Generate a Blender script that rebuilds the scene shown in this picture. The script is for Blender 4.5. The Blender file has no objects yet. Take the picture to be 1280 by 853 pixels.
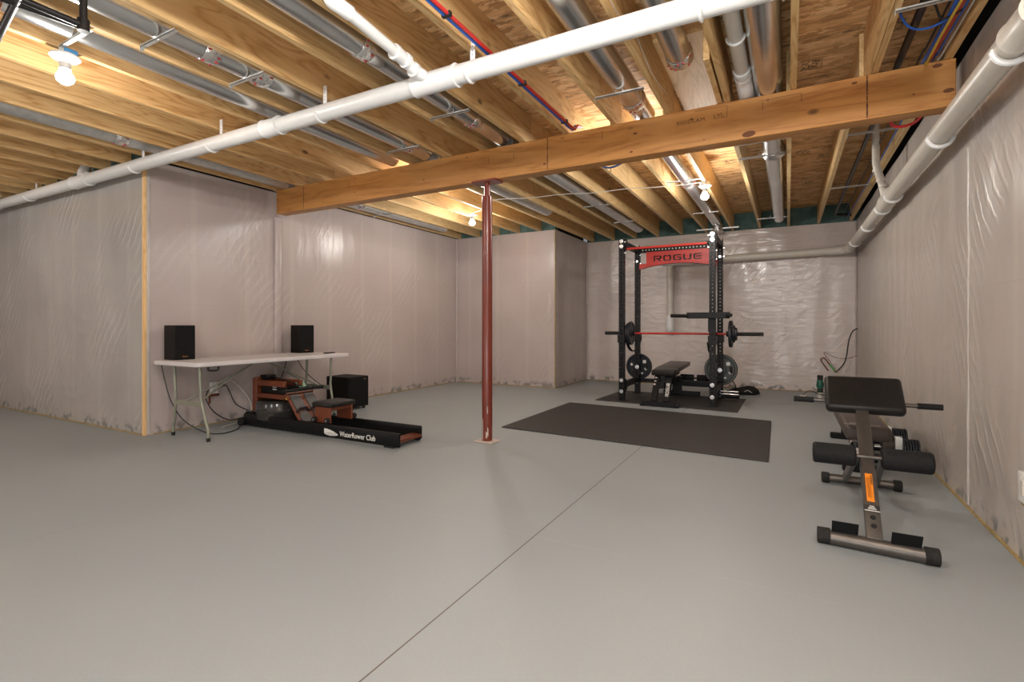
import bpy, bmesh, math, random
from mathutils import Vector, Matrix, noise
random.seed(7)
PI = math.pi
scene = bpy.context.scene
col = scene.collection

# ------------------------------------------------------------------ materials
def nt(name):
    m = bpy.data.materials.new(name); m.use_nodes = True
    t = m.node_tree; b = t.nodes['Principled BSDF']
    return m, t, b
def N(t, typ, **kw):
    n = t.nodes.new(typ)
    for k, v in kw.items():
        if k.startswith('i_'):
            key = k[2:]
            n.inputs[int(key) if key.isdigit() else key.replace('_', ' ')].default_value = v
        else: setattr(n, k, v)
    return n
def ramp(t, fac, stops):
    r = t.nodes.new('ShaderNodeValToRGB'); e = r.color_ramp.elements
    while len(e) < len(stops): e.new(0.5)
    for el, (p, c) in zip(e, stops):
        el.position = p; el.color = (*c, 1) if len(c) == 3 else c
    t.links.new(fac, r.inputs[0]); return r.outputs[0]
def mixc(t, fac, a, b, mode='MIX'):
    m = t.nodes.new('ShaderNodeMix'); m.data_type = 'RGBA'; m.blend_type = mode
    for s, v in ((m.inputs[0], fac), (m.inputs[6], a), (m.inputs[7], b)):
        if hasattr(v, 'is_linked'): t.links.new(v, s)
        elif isinstance(v, (int, float)): s.default_value = v
        else: s.default_value = (*v, 1) if len(v) == 3 else v
    return m.outputs[2]
def math_(t, op, a, b=None, c=None):
    m = t.nodes.new('ShaderNodeMath'); m.operation = op
    for i, v in enumerate((a, b, c)):
        if v is None: continue
        if hasattr(v, 'is_linked'): t.links.new(v, m.inputs[i])
        else: m.inputs[i].default_value = v
    return m.outputs[0]
def simple(name, c, rough=0.5, metal=0.0, coat=0.0, bump=0.0, bscale=60, var=0.08, emit=None, spec=0.5):
    m, t, b = nt(name)
    tc = N(t, 'ShaderNodeTexCoord')
    nz = N(t, 'ShaderNodeTexNoise', i_Scale=bscale * 0.35, i_Detail=4.0)
    t.links.new(tc.outputs['Object'], nz.inputs['Vector'])
    lo = tuple(x * (1 - var) for x in c); hi = tuple(min(1, x * (1 + var)) for x in c)
    t.links.new(ramp(t, nz.outputs[0], [(0.3, lo), (0.7, hi)]), b.inputs['Base Color'])
    b.inputs['Roughness'].default_value = rough; b.inputs['Metallic'].default_value = metal
    b.inputs['Coat Weight'].default_value = coat
    b.inputs['Specular IOR Level'].default_value = spec
    if bump:
        n2 = N(t, 'ShaderNodeTexNoise', i_Scale=bscale, i_Detail=3.0)
        t.links.new(tc.outputs['Object'], n2.inputs['Vector'])
        bp = N(t, 'ShaderNodeBump', i_Strength=bump, i_Distance=0.01)
        t.links.new(n2.outputs[0], bp.inputs['Height']); t.links.new(bp.outputs[0], b.inputs['Normal'])
    if emit:
        b.inputs['Emission Color'].default_value = (*emit[0], 1); b.inputs['Emission Strength'].default_value = emit[1]
    return m

def wood(name, dark, light, axis='Y', rough=0.55, knots=True, scale=1.0, ring=14):
    m, t, b = nt(name)
    tc = N(t, 'ShaderNodeTexCoord'); oi = N(t, 'ShaderNodeObjectInfo')
    add = N(t, 'ShaderNodeVectorMath', operation='ADD')
    rv = N(t, 'ShaderNodeVectorMath', operation='SCALE')
    cx = N(t, 'ShaderNodeCombineXYZ')
    t.links.new(oi.outputs['Random'], cx.inputs[0]); t.links.new(oi.outputs['Random'], cx.inputs[1]); t.links.new(oi.outputs['Random'], cx.inputs[2])
    t.links.new(cx.outputs[0], rv.inputs[0]); rv.inputs['Scale'].default_value = 37.0
    t.links.new(tc.outputs['Object'], add.inputs[0]); t.links.new(rv.outputs[0], add.inputs[1])
    g = 0.11
    sc = {'Y': (1, g, 1), 'X': (g, 1, 1), 'Z': (1, 1, g)}[axis]
    mp = N(t, 'ShaderNodeMapping'); mp.inputs['Scale'].default_value = tuple(s * scale for s in sc)
    t.links.new(add.outputs[0], mp.inputs[0])
    n1 = N(t, 'ShaderNodeTexNoise', i_Scale=5.0, i_Detail=3.0, i_Distortion=0.6)
    t.links.new(mp.outputs[0], n1.inputs['Vector'])
    w = math_(t, 'FRACT', math_(t, 'MULTIPLY', n1.outputs[0], ring))
    w = math_(t, 'ABSOLUTE', math_(t, 'SUBTRACT', w, 0.5))
    fine = N(t, 'ShaderNodeTexNoise', i_Scale=70.0, i_Detail=3.0)
    t.links.new(mp.outputs[0], fine.inputs['Vector'])
    f = math_(t, 'ADD', math_(t, 'MULTIPLY', w, 1.1), math_(t, 'MULTIPLY', fine.outputs[0], 0.6))
    c = ramp(t, f, [(0.22, dark), (0.5, tuple((a + 2 * q) / 3 for a, q in zip(dark, light))), (0.9, light)])
    big = N(t, 'ShaderNodeTexNoise', i_Scale=1.6, i_Detail=1.0)
    t.links.new(mp.outputs[0], big.inputs['Vector'])
    c = mixc(t, 0.45, c, ramp(t, big.outputs[0], [(0.3, (.78, .72, .62)), (0.7, (1.08, 1.05, 1.0))]), 'MULTIPLY')
    hv = N(t, 'ShaderNodeHueSaturation')
    t.links.new(c, hv.inputs['Color'])
    t.links.new(math_(t, 'ADD', math_(t, 'MULTIPLY', oi.outputs['Random'], .22), .9), hv.inputs['Value'])
    c = hv.outputs[0]
    if knots:
        mk = N(t, 'ShaderNodeMapping'); mk.inputs['Scale'].default_value = {'Y': (1, .55, 1), 'X': (.55, 1, 1), 'Z': (1, 1, .55)}[axis]
        t.links.new(add.outputs[0], mk.inputs[0])
        vo = N(t, 'ShaderNodeTexVoronoi', i_Scale=3.4)
        t.links.new(mk.outputs[0], vo.inputs['Vector'])
        k = ramp(t, vo.outputs['Distance'], [(0.035, (1, 1, 1)), (0.085, (0, 0, 0))])
        c = mixc(t, math_(t, 'MULTIPLY', k, 0.85), c, (.10, .04, .015))
    t.links.new(c, b.inputs['Base Color'])
    b.inputs['Roughness'].default_value = rough
    bp = N(t, 'ShaderNodeBump', i_Strength=0.12, i_Distance=0.004)
    t.links.new(f, bp.inputs['Height']); t.links.new(bp.outputs[0], b.inputs['Normal'])
    return m

def poly_sheet(name, axis, tint_a, tint_b, stud=0.6, off=0.0, folds=1.0, rough=0.22, wr=(2.4, .6, 4.0), rs=2.2, cw=.22, st_w=.15, pw=.4):
    """milky plastic sheeting stretched over pink batts between studs"""
    m, t, b = nt(name)
    geo = N(t, 'ShaderNodeNewGeometry'); sp = N(t, 'ShaderNodeSeparateXYZ')
    t.links.new(geo.outputs['Position'], sp.inputs[0])
    u = sp.outputs[0] if axis == 'X' else sp.outputs[1]; z = sp.outputs[2]
    uv = N(t, 'ShaderNodeCombineXYZ'); t.links.new(u, uv.inputs[0]); t.links.new(z, uv.inputs[1])
    n1 = N(t, 'ShaderNodeTexNoise', i_Scale=1.1, i_Detail=3.0); t.links.new(uv.outputs[0], n1.inputs['Vector'])
    c = ramp(t, n1.outputs[0], [(0.3, tint_a), (0.7, tint_b)])
    # studs seen through the film
    s = math_(t, 'ABSOLUTE', math_(t, 'SUBTRACT', math_(t, 'FRACT', math_(t, 'DIVIDE', math_(t, 'ADD', u, off), stud)), 0.5))
    sm = ramp(t, s, [(0.035, (1, 1, 1)), (0.06, (0, 0, 0))])
    c = mixc(t, math_(t, 'MULTIPLY', sm, st_w), c, (.66, .60, .52))
    # horizontal fold creases of the roll
    h = math_(t, 'ABSOLUTE', math_(t, 'SUBTRACT', math_(t, 'FRACT', math_(t, 'DIVIDE', math_(t, 'ADD', z, math_(t, 'MULTIPLY', n1.outputs[0], .03)), .53)), 0.5))
    hm = ramp(t, h, [(0.004, (1, 1, 1)), (0.012, (0, 0, 0))])
    c = mixc(t, math_(t, 'MULTIPLY', hm, 0.22), c, (.36, .30, .27))
    # thin crinkles, their highlights painted in as a paler colour
    mp = N(t, 'ShaderNodeMapping'); mp.inputs['Scale'].default_value = (1.0, 1.9, 1); mp.inputs['Rotation'].default_value = (0, 0, 0.55)
    t.links.new(uv.outputs[0], mp.inputs[0])
    n2 = N(t, 'ShaderNodeTexNoise', noise_type='RIDGED_MULTIFRACTAL', i_Scale=rs, i_Detail=5.0, i_Distortion=0.9)
    t.links.new(mp.outputs[0], n2.inputs['Vector'])
    cr = ramp(t, n2.outputs[0], [(0.55, (0, 0, 0)), (1.0, (1, 1, 1))])
    msk = N(t, 'ShaderNodeTexNoise', i_Scale=0.9, i_Detail=1.0); t.links.new(uv.outputs[0], msk.inputs['Vector'])
    mk = ramp(t, msk.outputs[0], [(0.42, (0, 0, 0)), (0.62, (1, 1, 1))])
    crm = math_(t, 'MULTIPLY', cr, mk)
    c = mixc(t, math_(t, 'MULTIPLY', crm, cw * folds), c, (.80, .76, .72))
    # diagonal pulls between staples, highlights on their peaks lightened into the colour
    mw = N(t, 'ShaderNodeMapping'); mw.inputs['Rotation'].default_value = (0, 0, .62); t.links.new(uv.outputs[0], mw.inputs[0])
    wv = N(t, 'ShaderNodeTexWave', i_Scale=3.2, i_Distortion=5.0, i_Detail=3.0, i_Detail_Scale=.9); t.links.new(mw.outputs[0], wv.inputs['Vector'])
    pm = N(t, 'ShaderNodeTexNoise', i_Scale=1.3, i_Detail=1.0); t.links.new(mw.outputs[0], pm.inputs['Vector'])
    pk = ramp(t, pm.outputs[0], [(0.50, (0, 0, 0)), (0.66, (1, 1, 1))])
    pull = math_(t, 'MULTIPLY', ramp(t, wv.outputs[0], [(0.62, (0, 0, 0)), (0.95, (1, 1, 1))]), pk)
    c = mixc(t, math_(t, 'MULTIPLY', pull, .30 * pw), c, (.80, .76, .73))
    # wall-paint and concrete smears along the bottom
    n3 = N(t, 'ShaderNodeTexNoise', i_Scale=9.0, i_Detail=6.0); t.links.new(uv.outputs[0], n3.inputs['Vector'])
    low = ramp(t, z, [(0.05, (1, 1, 1)), (0.13, (0, 0, 0))])
    sme = math_(t, 'MULTIPLY', low, ramp(t, n3.outputs[0], [(0.52, (0, 0, 0)), (0.58, (1, 1, 1))]))
    c = mixc(t, math_(t, 'MULTIPLY', sme, 0.8), c, (.17, .18, .17))
    t.links.new(c, b.inputs['Base Color'])
    b.inputs['Roughness'].default_value = rough
    b.inputs['Specular IOR Level'].default_value = 0.45
    # wrinkles
    mp2 = N(t, 'ShaderNodeMapping'); mp2.inputs['Scale'].default_value = (wr[0], wr[1], 1); t.links.new(uv.outputs[0], mp2.inputs[0])
    n4 = N(t, 'ShaderNodeTexNoise', i_Scale=wr[2], i_Detail=3.0, i_Distortion=0.5); t.links.new(mp2.outputs[0], n4.inputs['Vector'])
    hh = math_(t, 'ADD', math_(t, 'MULTIPLY', n2.outputs[0], math_(t, 'ADD', math_(t, 'MULTIPLY', mk, .5), .08)), math_(t, 'ADD', math_(t, 'MULTIPLY', n4.outputs[0], 0.5), math_(t, 'MULTIPLY', pull, .32 * pw)))
    bp = N(t, 'ShaderNodeBump', i_Strength=0.42 * folds, i_Distance=0.025)
    t.links.new(hh, bp.inputs['Height']); t.links.new(bp.outputs[0], b.inputs['Normal'])
    return m

def concrete():
    m, t, b = nt('painted_concrete')
    geo = N(t, 'ShaderNodeNewGeometry'); sp = N(t, 'ShaderNodeSeparateXYZ'); t.links.new(geo.outputs['Position'], sp.inputs[0])
    n1 = N(t, 'ShaderNodeTexNoise', i_Scale=0.7, i_Detail=5.0); t.links.new(geo.outputs['Position'], n1.inputs['Vector'])
    c = ramp(t, n1.outputs[0], [(0.3, (.300, .330, .340)), (0.7, (.330, .360, .370))])
    n2 = N(t, 'ShaderNodeTexNoise', i_Scale=90.0, i_Detail=2.0); t.links.new(geo.outputs['Position'], n2.inputs['Vector'])
    c = mixc(t, 0.10, c, ramp(t, n2.outputs[0], [(0.35, (.8, .8, .8)), (0.65, (1.1, 1.1, 1.1))]), 'MULTIPLY')
    br = N(t, 'ShaderNodeTexNoise', i_Scale=3.0, i_Detail=2.0); t.links.new(geo.outputs['Position'], br.inputs['Vector'])
    brk = ramp(t, br.outputs[0], [(0.4, (.15, .15, .15)), (0.55, (1, 1, 1))])
    for ax, v, w, s, cc in ((0, -1.157, .0032, .9, (.10, .075, .05)), (0, -3.40, .0022, .35, (.14, .12, .10)), (0, -5.61, .003, .5, (.14, .11, .08)),
                            (1, 5.40, .004, .55, (.14, .12, .10)), (1, 2.36, .0018, .35, (.55, .48, .38))):
        d = math_(t, 'ABSOLUTE', math_(t, 'SUBTRACT', sp.outputs[ax], v))
        k = math_(t, 'LESS_THAN', d, w)
        f = math_(t, 'MULTIPLY', math_(t, 'MULTIPLY', k, s), brk if s < .6 else 1.0)
        c = mixc(t, f, c, cc)
    sc = N(t, 'ShaderNodeTexNoise', noise_type='RIDGED_MULTIFRACTAL', i_Scale=1.1, i_Detail=2.0, i_Distortion=.4); t.links.new(geo.outputs['Position'], sc.inputs['Vector'])
    t.links.new(c, b.inputs['Base Color'])
    t.links.new(math_(t, 'ADD', math_(t, 'MULTIPLY', n1.outputs[0], .12), .42), b.inputs['Roughness'])
    b.inputs['Specular IOR Level'].default_value = 0.35
    bp = N(t, 'ShaderNodeBump', i_Strength=0.08, i_Distance=0.004); t.links.new(n2.outputs[0], bp.inputs['Height'])
    t.links.new(bp.outputs[0], b.inputs['Normal'])
    return m

def osb():
    m, t, b = nt('strand_board')
    geo = N(t, 'ShaderNodeNewGeometry'); sp = N(t, 'ShaderNodeSeparateXYZ'); t.links.new(geo.outputs['Position'], sp.inputs[0])
    mp = N(t, 'ShaderNodeMapping'); mp.inputs['Scale'].default_value = (9, 26, 9); t.links.new(geo.outputs['Position'], mp.inputs[0])
    nz = N(t, 'ShaderNodeTexNoise', i_Scale=2.0, i_Detail=2.0); t.links.new(mp.outputs[0], nz.inputs['Vector'])
    vv = N(t, 'ShaderNodeVectorMath', operation='ADD'); sc = N(t, 'ShaderNodeVectorMath', operation='SCALE'); sc.inputs['Scale'].default_value = 1.6
    t.links.new(nz.outputs['Color'], sc.inputs[0]); t.links.new(mp.outputs[0], vv.inputs[0]); t.links.new(sc.outputs[0], vv.inputs[1])
    vo = N(t, 'ShaderNodeTexVoronoi', i_Scale=1.0); t.links.new(vv.outputs[0], vo.inputs['Vector'])
    sx = N(t, 'ShaderNodeSeparateXYZ'); t.links.new(vo.outputs['Color'], sx.inputs[0])
    c = ramp(t, sx.outputs[0], [(0.0, (.48, .26, .105)), (0.4, (.70, .42, .185)), (0.75, (.82, .53, .26)), (1.0, (.90, .64, .35))])
    n2 = N(t, 'ShaderNodeTexNoise', i_Scale=1.0, i_Detail=6.0); mp2 = N(t, 'ShaderNodeMapping'); mp2.inputs['Scale'].default_value = (6, 50, 6)
    t.links.new(geo.outputs['Position'], mp2.inputs[0]); t.links.new(mp2.outputs[0], n2.inputs['Vector'])
    c = mixc(t, .6, c, ramp(t, n2.outputs[0], [(0.3, (.6, .55, .5)), (0.7, (1.15, 1.1, 1.05))]), 'MULTIPLY')
    # dark panel-edge streaks running across the joists
    st = math_(t, 'ABSOLUTE', math_(t, 'SUBTRACT', math_(t, 'FRACT', math_(t, 'DIVIDE', sp.outputs[1], .61)), .5))
    n5 = N(t, 'ShaderNodeTexNoise', i_Scale=7.0, i_Detail=3.0); t.links.new(geo.outputs['Position'], n5.inputs['Vector'])
    k = math_(t, 'MULTIPLY', ramp(t, math_(t, 'ADD', st, math_(t, 'MULTIPLY', math_(t, 'SUBTRACT', n5.outputs[0], .5), .06)), [(0.015, (1, 1, 1)), (0.04, (0, 0, 0))]),
              ramp(t, n5.outputs[0], [(.45, (0, 0, 0)), (.55, (1, 1, 1))]))
    c = mixc(t, math_(t, 'MULTIPLY', k, .7), c, (.06, .04, .03))
    ms = N(t, 'ShaderNodeMapping'); ms.inputs['Scale'].default_value = (2.3, 2.3, 0); t.links.new(geo.outputs['Position'], ms.inputs[0])
    vs_ = N(t, 'ShaderNodeTexVoronoi', i_Scale=1.0, distance='CHEBYCHEV'); t.links.new(ms.outputs[0], vs_.inputs['Vector'])
    n6 = N(t, 'ShaderNodeTexNoise', i_Scale=46.0, i_Detail=1.0); t.links.new(geo.outputs['Position'], n6.inputs['Vector'])
    k2 = math_(t, 'MULTIPLY', math_(t, 'LESS_THAN', vs_.outputs['Distance'], .16), ramp(t, n6.outputs[0], [(.49, (0, 0, 0)), (.53, (1, 1, 1))]))
    c = mixc(t, math_(t, 'MULTIPLY', k2, .75), c, (.05, .035, .025))
    t.links.new(c, b.inputs['Base Color']); b.inputs['Roughness'].default_value = .7
    bp = N(t, 'ShaderNodeBump', i_Strength=.3, i_Distance=.004); t.links.new(sx.outputs[0], bp.inputs['Height']); t.links.new(bp.outputs[0], b.inputs['Normal'])
    return m

M = {}
M['floor'] = concrete()
M['osb'] = osb()
M['pine'] = wood('pine_lumber', (.50, .265, .090), (.76, .515, .245))
M['pine_pale'] = wood('pale_pine_lumber', (.56, .36, .15), (.74, .53, .27))
M['pine_z'] = wood('pine_stud', (.60, .36, .14), (.78, .52, .25), axis='Z')
M['beam'] = wood('laminated_beam', (.38, .150, .034), (.56, .265, .075), axis='X', rough=.45, ring=7)
M['plate_wood'] = wood('sill_plate', (.26, .19, .08), (.40, .30, .14), axis='X', knots=False)
M['rower_wood'] = wood('cherry_wood', (.10, .021, .007), (.17, .040, .012), axis='Z', rough=.4, knots=False, scale=3)
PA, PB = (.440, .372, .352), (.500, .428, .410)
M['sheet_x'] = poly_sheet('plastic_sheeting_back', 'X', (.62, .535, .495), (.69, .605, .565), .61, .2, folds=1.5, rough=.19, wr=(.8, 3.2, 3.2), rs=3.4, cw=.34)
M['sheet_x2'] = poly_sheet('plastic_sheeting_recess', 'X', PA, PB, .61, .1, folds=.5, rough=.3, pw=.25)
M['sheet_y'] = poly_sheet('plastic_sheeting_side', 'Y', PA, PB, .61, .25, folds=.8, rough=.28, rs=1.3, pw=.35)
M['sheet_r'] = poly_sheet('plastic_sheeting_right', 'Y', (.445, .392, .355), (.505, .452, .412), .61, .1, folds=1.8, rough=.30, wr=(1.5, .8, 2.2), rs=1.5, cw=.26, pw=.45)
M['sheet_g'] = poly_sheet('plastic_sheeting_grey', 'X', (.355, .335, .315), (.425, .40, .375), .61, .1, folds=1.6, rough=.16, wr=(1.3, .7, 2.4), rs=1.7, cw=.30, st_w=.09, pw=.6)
M['tape'] = simple('plastic_fold', (.50, .455, .42), .25, bump=.3, bscale=20)
M['foam'] = simple('rim_foam', (.085, .155, .14), .8, bump=.5, bscale=18, var=.35)
M['dark_gap'] = simple('dark_gap', (.012, .013, .012), .9)  # near-black colour standing in for shade inside gaps, holes and slots
M['pvc'] = simple('white_pvc', (.70, .69, .67), .32, var=.02)
M['pvc_beige'] = simple('beige_pvc', (.62, .575, .505), .35, var=.03)
M['pvc_fit'] = simple('white_pvc_fitting', (.78, .77, .755), .3, var=.02)
M['ink'] = simple('pipe_ink', (.42, .43, .47), .6)
M['stamp'] = simple('stamp_ink', (.10, .04, .02), .7)
M['galv'] = simple('galvanised_metal', (.70, .71, .71), .23, metal=.95, bump=.06, bscale=9, var=.1)
M['galv_dull'] = simple('dull_galvanised_metal', (.62, .62, .60), .42, metal=.8, var=.1)
M['foil'] = simple('foil_tape', (.78, .77, .76), .2, metal=.9, bump=.8, bscale=40)
M['knot'] = simple('wood_knot', (.16, .055, .02), .7)
M['red_mark'] = simple('red_print', (.45, .05, .05), .5)
M['post'] = simple('red_oxide_paint', (.17, .026, .013), .3, coat=.3, var=.15, bscale=12)
M['scrape'] = simple('bare_scrape', (.55, .46, .40), .6)
M['porcelain'] = simple('white_porcelain', (.55, .53, .50), .25)
M['bulb'] = simple('lit_bulb', (1, .9, .75), .3, emit=((1.0, .93, .82), 34.0))
M['box_blue'] = simple('blue_box', (.03, .20, .42), .5)
M['black_pipe'] = simple('black_iron', (.022, .02, .02), .4, metal=.3)
M['copper'] = simple('copper_tube', (.55, .22, .11), .3, metal=.9)
M['pex_red'] = simple('red_tubing', (.48, .022, .022), .35)
M['pex_blue'] = simple('blue_tubing', (.02, .10, .42), .35)
M['wire_yellow'] = simple('yellow_wire', (.62, .40, .04), .4)
M['wire_black'] = simple('black_wire', (.012, .012, .012), .45)
M['wire_white'] = simple('white_wire', (.62, .58, .52), .45)
M['wire_brown'] = simple('brown_wire', (.18, .06, .04), .45)
M['wire_green'] = simple('green_tape', (.05, .40, .08), .45)
M['valve_green'] = simple('green_valve', (.01, .10, .06), .4)
M['rack_black'] = simple('black_powder_coat', (.008, .008, .009), .4, bump=.1, bscale=200, spec=.22)
M['rubber'] = simple('black_rubber', (.022, .021, .020), .75, bump=.4, bscale=150, var=.25, spec=.22)
M['mat'] = simple('rubber_floor_mat', (.030, .027, .025), .62, bump=.35, bscale=90, var=.2)
M['chrome'] = simple('zinc_bolt', (.72, .72, .72), .25, metal=.95)
M['rack_red'] = simple('red_powder_coat', (.45, .024, .016), .38, var=.04)
M['iron'] = simple('iron_plate', (.028, .030, .036), .38, metal=.3, bump=.15, bscale=60, spec=.22)
M['iron_grey'] = simple('grey_iron_plate', (.060, .065, .058), .42, metal=.3)
M['white_paint'] = simple('white_print', (.75, .74, .70), .5)
M['vinyl'] = simple('black_vinyl', (.016, .014, .013), .33, bump=.15, bscale=120, spec=.22)
M['vinyl_brown'] = simple('worn_brown_vinyl', (.075, .058, .050), .38, bump=.15, bscale=120)
M['gunmetal'] = simple('gunmetal_tube', (.125, .112, .100), .4, metal=.7)
M['grip'] = simple('foam_grip', (.012, .012, .012), .7, bump=.3, bscale=200, spec=.22)
M['orange'] = simple('orange_label', (.85, .26, .015), .45)
M['label_dark'] = simple('dark_label', (.03, .03, .03), .4)
M['table_top'] = simple('white_plastic_top', (.62, .58, .57), .45, bump=.1, bscale=250, var=.02)
M['table_leg'] = simple('grey_green_leg', (.26, .26, .205), .38, metal=.25)
M['speaker_side'] = simple('dark_brown_vinyl_cabinet', (.008, .005, .004), .6, spec=.22)
M['speaker_front'] = simple('black_grille_cloth', (.006, .006, .006), .85, spec=.22)
M['copper_badge'] = simple('copper_badge', (.62, .27, .10), .3, metal=.6)
M['rower_black'] = simple('satin_black_wood', (.005, .005, .005), .35, spec=.22)
M['tank'] = simple('smoky_tank', (.035, .032, .030), .12, coat=.3, bscale=12)
M['foot_grey'] = simple('grey_footpad', (.095, .092, .090), .6, bump=.3, bscale=100)
M['lcd'] = simple('green_screen', (.16, .30, .20), .3)
M['plastic_white'] = simple('white_plastic', (.80, .79, .75), .35)
M['yellow'] = simple('yellow_sticker', (.70, .48, .05), .5)

# ------------------------------------------------------------------ mesh helpers
class MB:
    def __init__(s): s.v = []; s.f = []; s.mi = []
    def add(s, vs, fs, mi=0):
        o = len(s.v); s.v += [Vector(v) for v in vs]
        s.f += [tuple(i + o for i in f) for f in fs]; s.mi += [mi] * len(fs); return s
    def box(s, lo, hi, mat=None, mi=0):
        x0, y0, z0 = lo; x1, y1, z1 = hi
        vs = [Vector(p) for p in ((x0,y0,z0),(x1,y0,z0),(x1,y1,z0),(x0,y1,z0),(x0,y0,z1),(x1,y0,z1),(x1,y1,z1),(x0,y1,z1))]
        if mat: vs = [mat @ v for v in vs]
        return s.add(vs, [(3,2,1,0),(4,5,6,7),(0,1,5,4),(1,2,6,5),(2,3,7,6),(3,0,4,7)], mi)
    def rbox(s, lo, hi, r=.01, seg=2, mat=None, mi=0):
        bm = bmesh.new(); bmesh.ops.create_cube(bm, size=1)
        lo = Vector(lo); hi = Vector(hi); c = (lo + hi) / 2; d = hi - lo
        for v in bm.verts: v.co = Vector((v.co.x * d.x, v.co.y * d.y, v.co.z * d.z)) + c
        bmesh.ops.bevel(bm, geom=bm.edges[:], offset=min(r, min(d) * .49), segments=seg, profile=.5, affect='EDGES')
        bm.verts.index_update()
        vs = [(mat @ v.co) if mat else v.co.copy() for v in bm.verts]
        s.add(vs, [tuple(v.index for v in f.verts) for f in bm.faces], mi); bm.free(); return s
    def cyl(s, p0, p1, r0, r1=None, n=20, caps=True, mi=0):
        return s.tube([p0, p1], [r0, r0 if r1 is None else r1], n, caps, mi)
    def tube(s, path, r, n=10, caps=True, mi=0, close=False):
        P = [Vector(p) for p in path]; k = len(P)
        R = r if isinstance(r, (list, tuple)) else [r] * k
        T = []
        for i in range(k):
            if close: a = P[(i + 1) % k] - P[i - 1]
            else: a = P[min(i + 1, k - 1)] - P[max(i - 1, 0)]
            T.append(a.normalized() if a.length > 1e-9 else Vector((0, 0, 1)))
        up = Vector((0, 0, 1)) if abs(T[0].z) < .9 else Vector((1, 0, 0))
        nrm = (up - T[0] * up.dot(T[0])).normalized()
        vs = []
        for i in range(k):
            if i:
                nrm = (nrm - T[i] * nrm.dot(T[i]))
                nrm = nrm.normalized() if nrm.length > 1e-6 else Vector((1, 0, 0))
            bi = T[i].cross(nrm)
            for j in range(n):
                a = 2 * PI * j / n
                vs.append(P[i] + (nrm * math.cos(a) + bi * math.sin(a)) * R[i])
        fs = []
        for i in range(k if close else k - 1):
            i2 = (i + 1) % k
            for j in range(n):
                j2 = (j + 1) % n
                fs.append((i * n + j, i * n + j2, i2 * n + j2, i2 * n + j))
        if caps and not close:
            fs.append(tuple(range(n - 1, -1, -1))); fs.append(tuple((k - 1) * n + j for j in range(n)))
        return s.add(vs, fs, mi)
    def lathe(s, prof, origin=(0,0,0), axis='Z', n=32, mi=0):
        """prof: list of (radius, height)"""
        o = Vector(origin); vs = []; k = len(prof)
        for r, h in prof:
            for j in range(n):
                a = 2 * PI * j / n; p, q = r * math.cos(a), r * math.sin(a)
                vs.append(o + {'Z': Vector((p, q, h)), 'X': Vector((h, p, q)), 'Y': Vector((q, h, p))}[axis])
        fs = [(i * n + j, i * n + (j + 1) % n, (i + 1) * n + (j + 1) % n, (i + 1) * n + j) for i in range(k - 1) for j in range(n)]
        fs.append(tuple(range(n - 1, -1, -1))); fs.append(tuple((k - 1) * n + j for j in range(n)))
        return s.add(vs, fs, mi)
    def prism(s, poly, t, mat=None, mi=0):
        """poly in local XY, extruded along local Z from 0 to t"""
        k = len(poly); vs = [Vector((x, y, 0)) for x, y in poly] + [Vector((x, y, t)) for x, y in poly]
        if mat: vs = [mat @ v for v in vs]
        return s.add(vs, [tuple(range(k - 1, -1, -1)), tuple(range(k, 2 * k))] + [(i, (i + 1) % k, k + (i + 1) % k, k + i) for i in range(k)], mi)
    def build(s, name, mats, parent=None, smooth=35, org=None):
        if not isinstance(mats, (list, tuple)): mats = [mats]
        me = bpy.data.meshes.new(name)
        o = Vector(org) if org is not None else (ORG.get(parent.name, Vector()) if parent else Vector())
        me.from_pydata([v - o for v in s.v], [], s.f)
        for m in mats: me.materials.append(M[m] if isinstance(m, str) else m)
        me.polygons.foreach_set('material_index', s.mi)
        bm = bmesh.new(); bm.from_mesh(me); bmesh.ops.recalc_face_normals(bm, faces=bm.faces); bm.to_mesh(me); bm.free()
        if smooth:
            me.polygons.foreach_set('use_smooth', [True] * len(me.polygons)); me.set_sharp_from_angle(angle=math.radians(smooth))
        ob = bpy.data.objects.new(name, me); col.objects.link(ob)
        if parent: ob.parent = parent; ORG[ob.name] = o
        elif org is not None: ob.location = o
        return ob
ORG = {}
def tag(o, label, cat, group=None, kind=None):
    o['label'] = label; o['category'] = cat
    if group: o['group'] = group
    if kind: o['kind'] = kind
    return o
def thing(name, label, cat, loc, group=None):
    o = bpy.data.objects.new(name, None); o.empty_display_size = .1; col.objects.link(o); o.location = loc
    ORG[o.name] = Vector(loc); return tag(o, label, cat, group)
def struct(o): o['kind'] = 'structure'; return o
def text_mesh(body, name, size, mat, parent, mtx, xs=1.0, ext=.0008, bold=0.0, spacing=1.0):
    c = bpy.data.curves.new(name, 'FONT'); c.body = body; c.size = size; c.extrude = ext; c.offset = bold
    c.space_character = spacing; c.resolution_u = 3
    tmp = bpy.data.objects.new('tmp', c); col.objects.link(tmp)
    bpy.context.view_layer.update()
    dg = bpy.context.evaluated_depsgraph_get()
    me = bpy.data.meshes.new_from_object(tmp.evaluated_get(dg))
    bpy.data.objects.remove(tmp)
    me.name = name
    o = ORG.get(parent.name, Vector()) if parent else Vector()
    full = Matrix.Translation(-o) @ mtx @ Matrix.Diagonal((xs, 1, 1, 1))
    me.transform(full); me.materials.clear(); me.materials.append(M[mat])
    ob = bpy.data.objects.new(name, me); col.objects.link(ob); ob.parent = parent
    return ob
def frame(o, x, y):
    """matrix with local x->x, y->y, z->x cross y at origin o"""
    x = Vector(x).normalized(); y = Vector(y); y = (y - x * y.dot(x)).normalized(); z = x.cross(y)
    m = Matrix((x, y, z)).transposed().to_4x4(); m.translation = Vector(o); return m
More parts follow.
